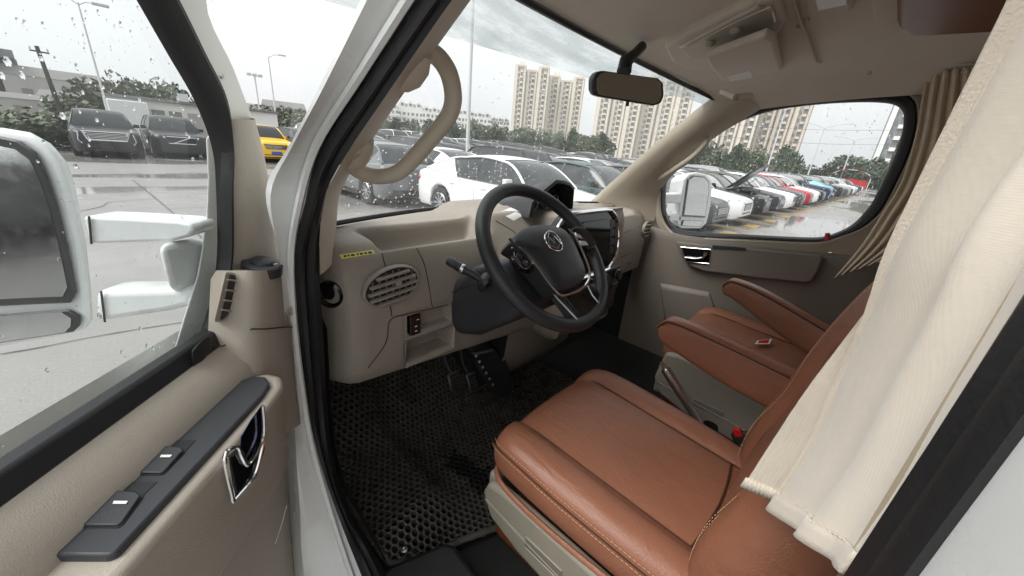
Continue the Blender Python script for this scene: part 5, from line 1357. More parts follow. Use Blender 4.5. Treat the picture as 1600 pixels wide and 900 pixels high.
def wheel_meshes(r):
    ty = build_mesh('tyre', lathe([(r * .66, -.09), (r * .93, -.105), (r, -.08), (r, .08), (r * .93, .105), (r * .66, .09)], (0, 0, 0), (1, 0, 0), 30), 'tyre')
    q = [lathe([(r * .67, .085), (r * .62, .10), (r * .60, .05)], (0, 0, 0), (1, 0, 0), 30), lathe([(.055, .085), (.03, .095), (.001, .095)], (0, 0, 0), (1, 0, 0), 14)]
    for k in range(10):
        a = 2 * PI * k / 10
        d, t = V(0, math.cos(a), math.sin(a)), V(0, -math.sin(a), math.cos(a))
        q.append(extr([V(.07, 0, 0) + d * .04 + t * .014, V(.07, 0, 0) + d * .04 - t * .014, V(.075, 0, 0) + d * r * .63 - t * .022, V(.075, 0, 0) + d * r * .63 + t * .022], (.018, 0, 0)))
    rm = build_mesh('rim', q, 'rim')
    dk = build_mesh('brake_disc', lathe([(r * .66, .02), (.001, .02)], (0, 0, 0), (1, 0, 0), 24), 'dark_trim')
    return ty, rm, dk
for kd in SPECS:
    P, S = car_parts(kd); d = {}
    for k, v in P.items():
        if k == 'wheels': d['wheels'] = v; continue
        vf, m, op = v
        d[k] = (build_mesh(op.get('name', k), vf, m, op.get('bevel', 0)), op.get('name', k))
    d['wm'] = wheel_meshes(S['r']); CARM[kd] = d
def put(name, me, parent, loc=(0, 0, 0), rot=0.0, col=None):
    o = bpy.data.objects.new(name, me); COL.objects.link(o); o.parent = parent; o.location = loc; o.rotation_euler = (0, 0, rot)
    if col: o.color = (*col, 1)
    return o
FAR_PARTS = ('body', 'glasshouse', 'rear_quarter', 'roof', 'rail0', 'rail1', 'headlight0', 'headlight1', 'tail0', 'tail1')
def car(kind, x, y, rz, col, label, group, detail=2, skip=()):
    t = thing('parked_car', label, 'car', (x, y, gz(x, y)), group, rz, wc=False)
    D = CARM[kind]
    for k, v in D.items():
        if k in ('wheels', 'wm') or k in skip: continue
        if detail < 2 and k not in FAR_PARTS: continue
        me, nm = v; put(nm, me, t, col=col)
    if detail >= 1:
        ws_, r = D['wheels']
        for (wx, wy, s) in ws_:
            w = put('wheel', D['wm'][0], t, (wx, wy, r), 0 if s > 0 else PI)
            put('rim', D['wm'][1], w); put('brake_disc', D['wm'][2], w)
    return t
WHITE, BLACK, GREY, SILVER, RED, BLUE, TEAL, YEL, NAVY, BROWN = (.78, .79, .79), (.012, .012, .014), (.07, .075, .08), (.38, .39, .40), (.42, .02, .03), (.18, .45, .58), (.05, .085, .09), (.80, .47, .015), (.015, .025, .06), (.10, .07, .055)
GA = 'cars parked nose out in the near row'
# the cars one can tell apart
car('sedan', 5.02, 4.80, 0, WHITE, 'white sedan seen side on with red tail light just beyond the windshield', GA)
car('hatch', 4.33, 9.65, PI, (.16, .17, .18), 'dark grey car with lit red tail lamps behind the driver side grab handle', 'cars parked tail out behind the near row', skip=('rear_plate',))
car('sedan', 7.55, 4.55, 0, TEAL, 'dark teal sedan right behind the white sedan beyond the dashboard', GA)
xt = car('suv', -.50, 22.5, 0, BLACK, 'black crossover with wide chrome grille beyond the door window', 'cars facing the van across the lane', skip=('front_plate', 'grille_slat0', 'grille_slat1', 'grille_slat2', 'grille_slat3'))
vo_ = car('suv', 1.70, 23.2, 0, (.022, .024, .026), 'black crossover with upright dark grille right of the chrome grilled one', 'cars facing the van across the lane', skip=('front_plate', 'grille_slat0', 'grille_slat1', 'grille_slat2', 'grille_slat3'))
car('suv', 5.0, 22.5, 0, YEL, 'bright yellow crossover with blue number plate in the gap by the door', 'cars facing the van across the lane')
car('suv', 7.3, 23.6, .15, BLACK, 'black crossover right of the yellow one', 'cars facing the van across the lane')
# bigger front on the nearest crossover
hl = SPECS['suv']['L'] / 2
gmb = [box((0, -hl - .03, .66 + .05 * k), (.98 + .05 * k, .016, .018)) for k in range(5)]
put('chrome_grille', build_mesh('chrome_grille', gmb + [tube([V(-.50, -hl - .02, .63), V(-.62, -hl - .01, .92), V(.62, -hl - .01, .92), V(.50, -hl - .02, .63), V(-.50, -hl - .02, .63)], .018, 6)], 'chrome'), xt)
for s in (-1, 1):
    put('light_strip', build_mesh('light_strip', tube([V(s * .70, -hl + .02, .88), V(s * .74, -hl + .03, .62), V(s * .66, -hl + .0, .50)], .020, 6), 'head_lens'), xt)
put('grille_frame', build_mesh('grille_frame', [tube([V(-.44, -hl - .02, .62), V(-.48, -hl - .02, .88), V(.48, -hl - .02, .88), V(.44, -hl - .02, .62), V(-.44, -hl - .02, .62)], .016, 6), tube([V(-.30, -hl - .03, .62), V(.30, -hl - .03, .88)], .014, 6)], 'chrome'), vo_)
# near row seen through the passenger window
rowA = [(9.95, 'sedan', GREY, 'dark grey sedan nose behind the passenger mirror'), (12.35, 'sedan', WHITE, 'white sedan nose beside the passenger mirror, left of the raised bonnet'),
        (14.85, 'sedan', BLACK, 'black sedan with its bonnet raised'), (17.3, 'sedan', (.02, .022, .03), 'black sedan right of the raised bonnet'), (19.75, 'sedan', WHITE, 'white sedan second right of the raised bonnet'),
        (22.2, 'sedan', GREY, 'dark grey sedan left of the red car'), (24.65, 'sedan', RED, 'red sedan in the row beyond the passenger window'), (27.1, 'hatch', WHITE, 'white hatchback right of the red car'),
        (29.6, 'sedan', BLACK, 'black sedan left of the pale blue car'), (32.1, 'suv', NAVY, 'dark blue crossover just right of the black sedan'), ]
def nose_y(x): return 1.75 - .046 * (x - 10)
for x, kd, c_, lb in rowA:
    t = car(kd, x, nose_y(x) + SPECS[kd]['L'] / 2, .03 * math.sin(x), c_, lb, GA, skip=('front_plate',))
    if 'bonnet raised' in lb:
        S = SPECS['sedan']; h_ = -S['L'] / 2
        # raised bonnet panel hinged at the cowl, with the engine bay under it
        y0, z0_ = S['ws'][0] - .06, S['hood'][1] + .035
        n_ = 7; rows = []
        for i in range(n_):
            u = i / (n_ - 1); w = lerp(.80, .62, u ** 1.5)
            yy, zz_ = y0 - 1.15 * u * .74, z0_ + 1.15 * u * .74
            rows.append([V(a * w, yy - .02 * (1 - a * a), zz_ + .04 * (1 - a * a)) for a in (-1, -.6, -.2, .2, .6, 1)])
        hm_ = build_mesh('raised_bonnet', grid(rows), 'paint')
        o = put('raised_bonnet', hm_, t, col=c_); md = o.modifiers.new('t', 'SOLIDIFY'); md.thickness = .04
        put('engine_cover', build_mesh('engine_cover', [box((0, -1.62, .93), (1.1, .75, .10)), box((.2, -1.55, 1.0), (.45, .4, .06)), box((-.5, -1.7, .97), (.25, .3, .10))], 'dark_trim', .02), t)
        put('bonnet_strut', build_mesh('bonnet_strut', tube([V(.68, -1.35, .92), V(.66, -1.75, 1.38)], .012, 6), 'satin'), t)
car('sedan', 35.2, nose_y(35) + 2.6, PI, BLUE, 'pale blue sedan with red tail lamp facing away in the row', GA)
ORD = 'first second third fourth fifth sixth seventh eighth ninth tenth eleventh twelfth thirteenth fourteenth fifteenth sixteenth seventeenth'.split()
def nth(k): return ORD[k]
rnd = random.Random(11)
pal = [(WHITE, 'white'), (WHITE, 'white'), (BLACK, 'black'), (GREY, 'dark grey'), (SILVER, 'silver'), (WHITE, 'white'), (TEAL, 'dark'), (BLACK, 'black'), (SILVER, 'silver'), (BROWN, 'brown')]
for k in range(14):
    x = 37.8 + 2.5 * k; c_, nm = pal[rnd.randrange(10)]
    car(rnd.choice(['sedan', 'suv', 'hatch']), x, nose_y(x) + 2.4, 0, c_, f'{nm} car, {nth(k)} beyond the pale blue sedan in the near row', 'cars far along the near row', 0)
# rows farther back, of which mostly the roofs show
def far_row(y, x0, n, rz, where, grp, pitch=2.5, detail=1):
    for k in range(n):
        x = x0 + pitch * k + rnd.uniform(-.12, .12); c_, nm = pal[rnd.randrange(10)]
        kd = rnd.choice(['sedan', 'sedan', 'suv', 'hatch'])
        car(kd, x, y + rnd.uniform(-.25, .25), rz, c_, f'{nm} car, {nth(k)} from the left {where}', grp, detail)
far_row(9.9, 7.0, 15, PI, 'in the second row beyond the windshield', 'cars of the second row')
far_row(19.0, 9.6, 14, 0, 'in the third row beyond the windshield', 'cars of the third row')
far_row(24.6, 9.0, 14, PI, 'in the fourth row beyond the windshield', 'cars of the fourth row', detail=0)
far_row(34.0, 12.0, 14, 0, 'in the far middle rows of the lot', 'cars of the far middle rows', 2.6, 0)
far_row(39.5, 14.0, 14, PI, 'in the rearmost rows of the lot', 'cars of the rearmost rows', 2.6, 0)

# cars and trees on the other side of the van, which the driver mirror shows
for k, (x, y) in enumerate(((-9.5, -1.6), (-9.8, 1.0), (-9.6, 3.6))):
    c_ = (BLACK, GREY, SILVER)[k]; nm = ('black', 'dark grey', 'silver')[k]
    car('sedan', x, y, -PI / 2, c_, f'{nm} sedan shown only in the driver door mirror', 'cars seen in the door mirror', 1)
# ================================================================== TREES
M['leaf'] = mat('green_foliage', (.075, .105, .06), .6, var=.45, vscale=1.2)
M['leaf2'] = mat('olive_foliage', (.10, .12, .07), .6, var=.4, vscale=1.4)
M['bark'] = mat('bark', (.07, .055, .045), .9, var=.3, vscale=8)
def crown_mesh(seed, n=1500, leaf=.26):
    rn = random.Random(seed); mb = MB(); lobes = []
    for _ in range(11):
        a, rr_ = rn.uniform(0, 2 * PI), rn.uniform(0, .62)
        lobes.append((V(math.cos(a) * rr_, math.sin(a) * rr_, rn.uniform(.05, .80)), rn.uniform(.22, .42)))
    v, f = [], []
    for _ in range(n):
        c, R_ = lobes[rn.randrange(11)]
        d = V(rn.gauss(0, 1), rn.gauss(0, 1), rn.gauss(0, 1)).normalized() * R_ * rn.random() ** .4
        p = c + d; s = leaf * rn.uniform(.5, 1.2) * .22
        a = V(rn.gauss(0, 1), rn.gauss(0, 1), rn.gauss(0, 1)).normalized(); b = a.orthogonal().normalized()
        o = len(v); v += [p - a * s - b * s * .6, p + a * s - b * s * .5, p + a * s * .9 + b * s * .6, p - a * s * .8 + b * s * .6]; f.append([o, o + 1, o + 2, o + 3])
    return build_mesh('crown', (v, f), 'leaf' if seed % 2 else 'leaf2')
def trunk_mesh(seed):
    rn = random.Random(seed); q = [tube([V(0, 0, 0), V(.01, .01, .25), V(-.01, .02, .55)], [.05, .04, .025], 8)]
    for k in range(5):
        a = 2 * PI * k / 5 + rn.random(); q.append(tube([V(0, .01, .28 + .05 * k), V(math.cos(a) * .2, math.sin(a) * .2, .5 + .06 * k), V(math.cos(a) * .35, math.sin(a) * .35, .65 + .07 * k)], [.02, .014, .006], 6))
    return build_mesh('trunk', q, 'bark')
CR = [crown_mesh(k, 2600 if k < 4 else 1200) for k in range(5)]; TK = [trunk_mesh(k) for k in range(3)]
rt = random.Random(5)
def tree(az, dist, h, w, label, group, v=None, base=.12):
    p = far(az, dist); p.z = gz(p.x, p.y) if dist < 100 else 0; t = thing('tree', label, 'tree', p, group, rt.uniform(0, 6.28), wc=False)
    k = rt.randrange(4) if v is None else v
    c = put('crown', CR[k], t, (0, 0, h * base)); c.scale = (w / 1.5, w / 1.5, h * (1 - base) / 1.15)
    b = put('trunk', TK[k % 3], t); b.scale = (w / 1.6, w / 1.6, h / 1.1)
    return t
for k in range(17):
    az = 27 + 2.05 * k
    tree(az, rt.uniform(68, 78), rt.uniform(4.2, 5.4) * (1.0 if az > 36 else .9), rt.uniform(4.6, 6.2), f'green tree, {nth(k)} from the left in the line beyond the parked cars', 'trees behind the lot', None, .05)
for k in range(9):
    tree(72.0 + 1.25 * k, rt.uniform(80, 92), rt.uniform(4.6, 6.6), rt.uniform(4.4, 6.0), f'dark green tree, {nth(k)} from the left in the passenger window', 'trees right of the towers', None, .05)
for k, (az, h) in enumerate(((84.2, 3.8), (85.8, 4.6), (87.4, 7.2), (88.8, 7.4), (90.2, 7.0), (91.5, 7.4))):
    tree(az, 115, h, 8.0, f'dark tree behind the red canopy, {nth(k)} of its group from the left', 'trees behind the red canopy', None, .05)
for k, (az, dist, h, w) in enumerate(((1.6, 58, 3.9, 7), (3.2, 56, 5.2, 7), (4.6, 60, 6.4, 6.5), (6.0, 62, 5.6, 6), (7.3, 60, 4.9, 6), (8.6, 60, 4.4, 6), (10.2, 60, 4.2, 6))):
    tree(az, dist, h, w, f'dark tree behind the low white hut, {nth(k)} from the left', 'trees behind the white hut', None, .05)
for k, (az, dist) in enumerate(((15.6, 60), (17.6, 58), (19.4, 60), (21.2, 62))):
    tree(az, dist, 3.6, 6, f'green tree behind the yellow crossover, {nth(k)} from the left', 'trees behind the yellow crossover', None, .05)
for k, (az, dist) in enumerate(((-7.2, 26), (-5.4, 25), (-3.8, 25), (-2.2, 26))):
    p = far(az, dist); t = thing('bush', f'low green bush left of the chrome grilled crossover, {nth(k)} from the left', 'bush', p, 'bushes at the lot edge', wc=False)
    c = put('crown', CR[4], t); c.scale = (2.3, 1.8, 1.35)
    b = put('stem', TK[k % 3], t); b.scale = (.8, .8, .9)
for k, (x, y) in enumerate(((-17, -4), (-18, -.5), (-17, 2.5), (-18, 6))):
    t = thing('tree', f'dark tree shown only in the driver door mirror, {nth(k)} of its row', 'tree', (x, y, 0), 'trees seen in the door mirror', k, wc=False)
    c = put('crown', CR[k % 4], t, (0, 0, .5)); c.scale = (3.4, 3.4, 4.2)
    b = put('trunk', TK[k % 3], t); b.scale = (3, 3, 4.4)
# ================================================================== BUILDINGS
M['tower_wall'] = mat('beige_tower_render', srgb(208, 198, 182), .8, var=.06, vscale=.1)
M['tower_wall2'] = mat('brown_tower_render', srgb(180, 168, 157), .8, var=.06, vscale=.1)
M['tower_light'] = mat('cream_tower_strip', srgb(220, 212, 199), .8)
M['apt_white'] = mat('white_apartment_render', srgb(226, 226, 222), .8, var=.04, vscale=.2)
M['bwin'] = mat('dark_window_glass', (.18, .175, .165), .25)
M['roof_grey'] = mat('grey_roof', srgb(120, 118, 116), .8, var=.1, vscale=.5)
M['concrete'] = mat('concrete', srgb(168, 166, 162), .85, var=.08, vscale=.4)
M['grey_tower'] = mat('grey_tower_render', srgb(132, 136, 140), .8, var=.05, vscale=.1)
def oriented(c, az):
    a = math.radians(az); f = V(math.sin(a), math.cos(a), 0); return V(f.y, -f.x, 0), f
def tower(az0, az1, dist, h, label, wall='tower_wall', light='tower_light', nb=4, crown=True, top_step=0):
    mid = (az0 + az1) / 2; c = far(mid, dist); X, F = oriented(c, mid)
    w = dist * (math.tan(math.radians((az1 - az0) / 2))) * 2
    t = thing('tower_block', label, 'tower', c)
    Z = V(0, 0, 1); bw = w / nb
    for b in range(nb):
        xc = -w / 2 + bw * (b + .5); dep = 2.2 if b % 2 else 0.0; hh = h - (1.8 if b % 2 else 0) - top_step * b
        # each bay: a slab, a lighter pier and a recessed stack of balconies
        obj('bay', box(c + X * xc + F * (9 + dep) + Z * (hh / 2), (bw * .99, 16, hh), (X, F, Z)), wall, t)
        obj('pier', box(c + X * (xc - bw * .33) + F * (.55 + dep) + Z * (hh / 2 + .4), (bw * .20, 1.2, hh + .8), (X, F, Z)), light, t)
        obj('pier', box(c + X * (xc + bw * .36) + F * (.65 + dep) + Z * (hh / 2 + .2), (bw * .14, 1.0, hh), (X, F, Z)), light, t)
        obj('balcony_recess', box(c + X * (xc + bw * .12) + F * (.95 + dep) + Z * (hh / 2 - .6), (bw * .20, .14, hh - 3), (X, F, Z)), 'bwin', t)
        nf = int(hh / 2.9); mb = MB(); mw = MB()
        for k in range(nf):
            z = 1.5 + 2.9 * k
            mb.add(box(c + X * (xc + bw * .12) + F * (.6 + dep) + Z * (z + .1), (bw * .23, .9, .95), (X, F, Z)))
            mw.add(box(c + X * (xc - bw * .10) + F * (.97 + dep) + Z * (z + 1.0), (bw * .09, .12, 1.4), (X, F, Z)))
            mw.add(box(c + X * (xc + bw * .27) + F * (.98 + dep) + Z * (z + 1.0), (bw * .05, .12, 1.2), (X, F, Z)))
            mw.add(box(c + X * (xc - bw * .205) + F * (.99 + dep) + Z * (z + 1.2), (bw * .03, .12, .9), (X, F, Z)))
        obj('balconies', mb, light, t, kind='stuff'); obj('windows', mw, 'bwin', t, kind='stuff')
        obj('parapet', box(c + X * xc + F * (4 + dep) + Z * (hh + .5), (bw * .9, 8, 1.0), (X, F, Z)), wall, t)
        if crown and b % 2 == 0: obj('lift_house', box(c + X * (xc + bw * .1) + F * 6 + Z * (hh + 1.8), (bw * .45, 5, 3.0), (X, F, Z)), light, t)
    return t
def hgt(el, d): return CAM.z + d * math.tan(math.radians(el))
tower(46.6, 51.4, 250, hgt(10.4, 250), 'beige high-rise left of the rear view mirror, its taller front block', nb=3)
tower(51.3, 56.3, 262, hgt(9.5, 262), 'beige high-rise left of the rear view mirror, its lower right block', nb=3)
tower(58.2, 64.2, 240, hgt(9.6, 240), 'beige high-rise directly behind the rear view mirror', nb=3)
tower(64.1, 70.4, 246, hgt(10.2, 246), 'beige high-rise right of the rear view mirror', nb=3)
tower(72.6, 78.2, 200, hgt(10.5, 200), 'beige high-rise at the left of the passenger window', nb=3, wall='tower_wall2')
tower(78.1, 83.2, 206, hgt(11.5, 206), 'brown high-rise in the middle of the passenger window', nb=3, wall='tower_wall2', light='tower_wall')
tower(89.7, 96.0, 150, hgt(12, 150), 'grey high-rise at the right edge of the passenger window', nb=3, wall='grey_tower', light='apt_white')
tower(-6.2, -2.6, 85, hgt(4.9, 85), 'dark grey block at the far left behind the utility pole', nb=2, wall='grey_tower', light='roof_grey', crown=False)
# white gabled apartment rows
for i, (a0, a1, el) in enumerate(((28.0, 31.2, 4.5), (31.0, 34.4, 4.9), (34.2, 37.6, 4.6), (37.5, 40.6, 4.7), (40.5, 43.8, 4.6), (43.7, 46.4, 4.2))):
    dist = 215 + 4 * (i % 2); mid = (a0 + a1) / 2; c = far(mid, dist); X, F = oriented(c, mid); Z = V(0, 0, 1); h = hgt(el, dist) - 3.2
    w = dist * math.tan(math.radians((a1 - a0) / 2)) * 2
    side = ['leftmost', 'second', 'third', 'fourth', 'fifth', 'rightmost'][i]
    t = thing('apartment_block', f'white gabled apartment block beyond the trees, {side} of the row', 'apartment block', c)
    obj('wall', box(c + F * 6 + Z * (h / 2), (w * .97, 12, h), (X, F, Z)), 'apt_white', t)
    for g in range(3):
        gx = -w * .32 + w * .32 * g
        pr = [c + X * (gx - w * .13) + Z * h, c + X * (gx + w * .13) + Z * h, c + X * (gx + w * .07) + Z * (h + 2.6), c + X * (gx - w * .07) + Z * (h + 2.6)]
        gb_ = obj('gable', extr(pr, F * 9), 'apt_white', t)
        obj('gable_window', box(c + X * gx + F * (-.1) + Z * (h + 1.1), (1.4, .3, 1.2), (X, F, Z)), 'bwin', gb_)
    obj('roof', extr([c + X * (-w * .48) + F * 1 + Z * h, c + X * (w * .48) + F * 1 + Z * h, c + X * (w * .46) + F * 6 + Z * (h + 2), c + X * (-w * .46) + F * 6 + Z * (h + 2)], F * 4), 'roof_grey', t)
    mw, mbb = MB(), MB()
    for k in range(int(h / 2.9)):
        for q in range(6):
            xq = -w * .42 + w * .168 * q; z = 1.6 + 2.9 * k
            mw.add(box(c + X * xq + F * (-.05) + Z * (z + .7), (1.5 if q % 2 else 1.0, .2, 1.4), (X, F, Z)))
            if q % 2: mbb.add(box(c + X * xq + F * (-.6) + Z * (z - .45), (2.4, 1.2, .9), (X, F, Z)))
    obj('windows', mw, 'bwin', t, kind='stuff'); obj('balconies', mbb, 'apt_white', t, kind='stuff')
# elevated road in front of the apartments
vd = thing('viaduct', 'long pale elevated road in front of the white apartments', 'viaduct', far(26, 150))
a, b = far(14, 150), far(40, 175)
obj('deck', extr([a + V(0, 0, 5.6), b + V(0, 0, 5.6), b + V(0, 0, 7.0), a + V(0, 0, 7.4)], (2, 8, 0)), 'concrete', vd)
for k in range(9):
    p = a.lerp(b, (k + .5) / 9); obj('pier', box(p + V(1, 4, 2.9), (1.6, 2, 5.8)), 'concrete', vd)
# low white hut and sheds on the left
ht = thing('white_hut', 'low white prefabricated hut behind the two black crossovers', 'hut', far(6, 31))
X, F = oriented(None, 6.0); Z = V(0, 0, 1); c = far(6.2, 31); wv = 4.6
hw_ = obj('wall', box(c + F * 2 + Z * 1.2, (wv, 4, 2.4), (X, F, Z)), 'apt_white', ht)
obj('roof', box(c + F * 2 + Z * 2.48, (wv + .5, 4.6, .14), (X, F, Z)), 'roof_grey', ht)
for xq in (-.2, .55): 
    wd_ = obj('window', box(c + X * xq + F * (-.02) + Z * 1.45, (.62, .06, 1.0), (X, F, Z)), 'bwin', ht)
    obj('window_frame', tube([c + X * (xq + a_) + F * (-.06) + Z * (1.45 + b_) for a_, b_ in ((-.31, -.5), (.31, -.5), (.31, .5), (-.31, .5), (-.31, -.5))], .025, 5), 'white_mark', wd_)
obj('door_leaf', box(c + X * 1.5 + F * (-.02) + Z * 1.0, (.8, .06, 1.9), (X, F, Z)), 'concrete', ht)
obj('white_canopy', box(c + X * (-1.3) + F * (-1.2) + Z * 1.15, (1.5, 1.6, 2.2), (X, F, Z)), 'mirror_white', ht, bevel=.05)
obj('air_unit', box(c + X * 1.1 + F * 1.5 + Z * 2.8, (.5, .5, .45), (X, F, Z)), 'satin', ht)
s2_ = thing('white_hut', 'small white site hut behind the yellow crossover', 'hut', far(14.3, 33))
X, F = oriented(None, 14.3); c = far(14.2, 33)
obj('wall', box(c + F * 1.5 + Z * 1.25, (2.9, 3, 2.5), (X, F, Z)), 'apt_white', s2_)
obj('roof', box(c + F * 1.5 + Z * 2.58, (3.2, 3.4, .12), (X, F, Z)), 'roof_grey', s2_)
obj('window', box(c + X * (-.4) + F * (-.03) + Z * 1.3, (.7, .08, .7), (X, F, Z)), 'bwin', s2_)
for i, (az, dist, w, h) in enumerate(((-1.8, 62, 6, 2.6), (.6, 66, 6, 3.3), (-.8, 85, 9, 6.4), (12.8, 110, 14, 6.2), (17.6, 130, 10, 8.5))):
    X, F = oriented(None, az); c = far(az, dist)
    lb = ['low grey shed left of the utility pole', 'low shed with grey roof right of the utility pole', 'pale flat roofed building behind the utility pole', 'long low building behind the tree line by the door gap', 'pale building with a roof room right of the door gap'][i]
    t = thing('shed', lb, 'building', c)
    obj('wall', box(c + F * 2 + Z * (h * .4), (w, 5, h * .8), (X, F, Z)), 'concrete', t)
    obj('roof', extr([c - X * (w * .54) - F * .6 + Z * h * .8, c + X * (w * .54) - F * .6 + Z * h * .8, c + X * (w * .5) + F * 2.2 + Z * h, c - X * (w * .5) + F * 2.2 + Z * h], F * 3), 'roof_grey', t)
    for q in range(3): obj('window', box(c + X * (w * (-.3 + .3 * q)) - F * .54 + Z * (h * .45), (w * .1, .1, h * .22), (X, F, Z)), 'bwin', t)
# ================================================================== POLES, LAMPS, WIRES
M['pole'] = mat('galvanised_pole', srgb(196, 198, 198), .45, var=.05, vscale=2)
M['dark_pole'] = mat('dark_wooden_pole', (.04, .037, .035), .8, var=.3, vscale=3)
def lamp(az, dist, h, r, heads, label, arm=1.4, m='pole', rise=.5):
    p = far(az, dist); t = thing('street_lamp', label, 'street lamp', p)
    obj('post', tube([p, p + V(0, 0, h * .6), p + V(0, 0, h)], [r, r * .85, r * .6], 12), m, t)
    X, F = oriented(None, az)
    for s in heads:
        e_ = p + X * (s * arm) + V(0, 0, h + rise)
        obj('arm', tube([p + V(0, 0, h - .1), p + X * (s * arm * .5) + V(0, 0, h + rise * .7), e_], r * .45, 8), m, t)
        obj('lamp_head', box(e_ + X * (s * .25), (.6, .26, .12), (X, F, Z)), m, t, bevel=.03)
    obj('base', box(p + V(0, 0, .03), (r * 4, r * 4, .06)), m, t)
    return t
lamp(40.6, 20, 9.0, .095, (1,), 'tall white lamp post beyond the windshield, right of the grab handle')
lamp(16.6, 46, hgt(8.0, 46) - .4, .075, (1,), 'slim street lamp standing above the yellow crossover', .9, rise=.3)
lamp(2.1, 30, hgt(9.0, 30), .05, (1, -1), 'tall thin lamp behind the black crossovers', .5, rise=.1)
lamp(80.6, 52, hgt(7.0, 52), .10, (1, -1), 'two armed street lamp in front of the brown high-rise', 1.3, rise=.3)
lamp(84.8, 74, hgt(5.2, 74), .10, (1, -1), 'two armed street lamp in the middle of the passenger window sky', 2.6, rise=.6)
lamp(87.8, 98, hgt(4.0, 98), .11, (1, -1), 'farther two armed street lamp left of the red canopy', 2.6, rise=.6)
lamp(71.5, 60, hgt(9.5, 60), .08, (1, -1), 'thin two armed lamp in the right corner of the windshield', 1.4)
p = far(15.0, 52); fl = thing('floodlight_mast', 'short floodlight mast left of the slim street lamp', 'floodlight', p)
obj('post', tube([p, p + V(0, 0, hgt(5.3, 52))], .07, 8), 'pole', fl)
for s in (-.5, 0, .5): obj('lamp_head', box(p + V(s, 0, hgt(5.3, 52) + .1), (.4, .3, .25)), 'pole', fl, bevel=.03)
p = far(-1.25, 40); up_ = thing('utility_pole', 'dark leaning utility pole left of the chrome grilled crossover', 'utility pole', p)
obj('post', tube([p + V(.2, 0, 0), p + V(0, 0, hgt(4.9, 40))], [.14, .10], 10), 'dark_pole', up_)
obj('cross_arm', tube([p + V(-.35, 0, hgt(4.5, 40)), p + V(.45, 0, hgt(4.45, 40))], .05, 6), 'dark_pole', up_)
for s in (-.3, .4): obj('insulator', tube([p + V(s, 0, hgt(4.5, 40)), p + V(s, 0, hgt(4.8, 40))], .05, 6), 'pole', up_)
wr = thing('overhead_wires', 'two thin overhead wires across the passenger window', 'wires', far(80, 70))
for el_ in (4.0, 5.4):
    A, B = far(70, 75, hgt(el_, 75)), far(96, 85, hgt(el_ + .1, 85))
    obj('wire', tube([A.lerp(B, k / 8) + V(0, 0, -.9 * math.sin(PI * k / 8)) for k in range(9)], .018, 5), 'dark_pole', wr)
# orange diggers parked behind the rows
M['orange'] = mat('orange_machine_paint', srgb(205, 140, 84), .5)
def digger(az, dist, label, s):
    p = far(az, dist); t = thing('excavator', label, 'excavator', p, 'orange excavators')
    X, F = oriented(None, az)
    for q in (-.9, .9): obj('track', box(p + F * q + Z * .4, (3.2, .5, .75), (X, F, Z)), 'dark_trim', t, bevel=.2)
    obj('cab', box(p + X * (-.4 * s) + Z * 1.7, (1.9, 1.8, 1.7), (X, F, Z)), 'orange', t, bevel=.12)
    obj('cab_window', box(p + X * (-.1 * s) - F * .92 + Z * 1.95, (.9, .06, .8), (X, F, Z)), 'bwin', t)
    obj('boom', tube([p + X * (.7 * s) + Z * 1.6, p + X * (2.0 * s) + Z * 3.7, p + X * (3.4 * s) + Z * 3.2], [.26, .24, .18], 8), 'orange', t)
    obj('stick', tube([p + X * (3.3 * s) + Z * 3.3, p + X * (3.9 * s) + Z * 1.6], .15, 8), 'orange', t)
    obj('bucket', box(p + X * (3.8 * s) + Z * 1.3, (.7, .8, .6), (X, F, Z)), 'dark_trim', t, bevel=.1)
digger(73.9, 125, 'orange excavator by the trees, the left one of two', -1)
digger(75.6, 125, 'orange excavator by the trees, the right one of two', 1)
# red canopy at the end of the lane
p = far(88.6, 96); cp = thing('canopy_stall', 'red and cream canopy stall at the far end of the car row', 'stall', p)
X, F = oriented(None, 88.6)
for i in range(7):
    a0, a1 = PI * i / 7, PI * (i + 1) / 7
    pr = [p + X * (-3.0 * math.cos(a)) + Z * (1.9 + 1.5 * math.sin(a)) for a in (a0, a1)]
    obj('canopy_panel', extr([pr[0], pr[1], pr[1] + F * 4, pr[0] + F * 4], (0, 0, -.06)), 'red' if i % 2 == 0 else 'apt_white', cp)
for s in (-2.9, 2.9): obj('post', tube([p + X * s, p + X * s + Z * 2], .07, 6), 'pole', cp)
obj('counter', box(p + F * 2 + Z * .9, (5.4, 1.2, 1.6), (X, F, Z)), 'red', cp)
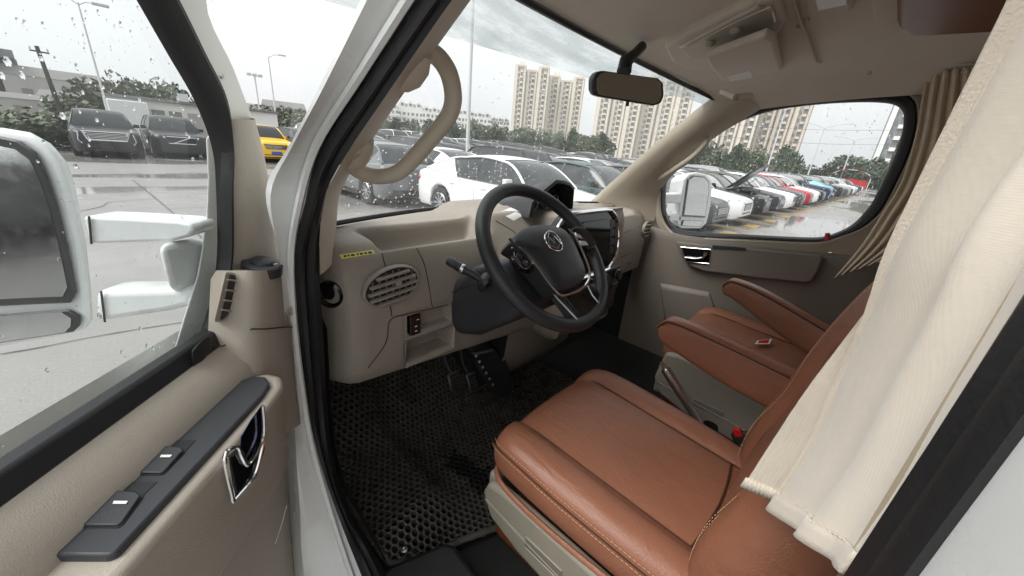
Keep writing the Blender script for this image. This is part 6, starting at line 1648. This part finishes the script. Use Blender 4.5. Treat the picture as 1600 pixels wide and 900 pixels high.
# ================================================================== MARKS ON THE GROUND
M['yellow_paint'] = mat('worn_yellow_paint', srgb(176, 146, 80), .5, var=.35, vscale=6)
M['tar'] = mat('dark_tar_crack', (.02, .02, .02), .4)
for k in range(15):
    x = 8.75 + 2.45 * k; y = nose_y(x)
    obj('parking_line', extr([V(x - .06, y - .5, .004), V(x + .06, y - .5, .004), V(x + .06, y + 4.6, .004), V(x - .06, y + 4.6, .004)], (0, 0, .002)), 'yellow_paint', ground)
    obj('parking_line', extr([V(x + .9, y - .45, .004), V(x + 1.7, y - .45, .004), V(x + 1.7, y - .1, .004), V(x + .9, y - .1, .004)], (0, 0, .002)), 'yellow_paint', ground)
def crack(pts, w):
    pts = cr([at(px, py, z=.006) for px, py in pts], 3); rn = random.Random(len(pts)); L_, R_ = [], []
    for i, p in enumerate(pts):
        q = pts[min(i + 1, len(pts) - 1)] - pts[max(i - 1, 0)]; s = V(-q.y, q.x, 0).normalized() * w * rn.uniform(.6, 1.3)
        L_.append(p + s); R_.append(p - s)
    obj('crack', grid([L_, R_]), 'tar', ground)
crack([(207, 281), (225, 295), (246, 312), (263, 326), (280, 341), (300, 355), (315, 372)], .010)
crack([(125, 330), (160, 322), (170, 316), (205, 313), (245, 310)], .008)
crack([(265, 326), (290, 325), (326, 323)], .008)
crack([(0, 553), (60, 543), (130, 529), (210, 515), (300, 501)], .006)

# ================================================================== THIN WET HAZE
hz = bpy.data.materials.new('wet_air'); hz.use_nodes = True
hz.node_tree.nodes.remove(hz.node_tree.nodes['Principled BSDF'])
pv = hz.node_tree.nodes.new('ShaderNodeVolumePrincipled')
pv.inputs['Color'].default_value = (.92, .94, .96, 1); pv.inputs['Density'].default_value = .0007; pv.inputs['Anisotropy'].default_value = .2
hz.node_tree.links.new(pv.outputs[0], hz.node_tree.nodes['Material Output'].inputs['Volume'])
hz_o = obj('haze', box((60, 100, 34), (620, 620, 70)), hz, kind='stuff', smooth=False)
hz_o['label'] = 'thin grey wet air over the whole lot'
# ------------------------------------------------------------------ finish
for o in list(bpy.data.objects):
    if 'wc' in o: del o['wc']
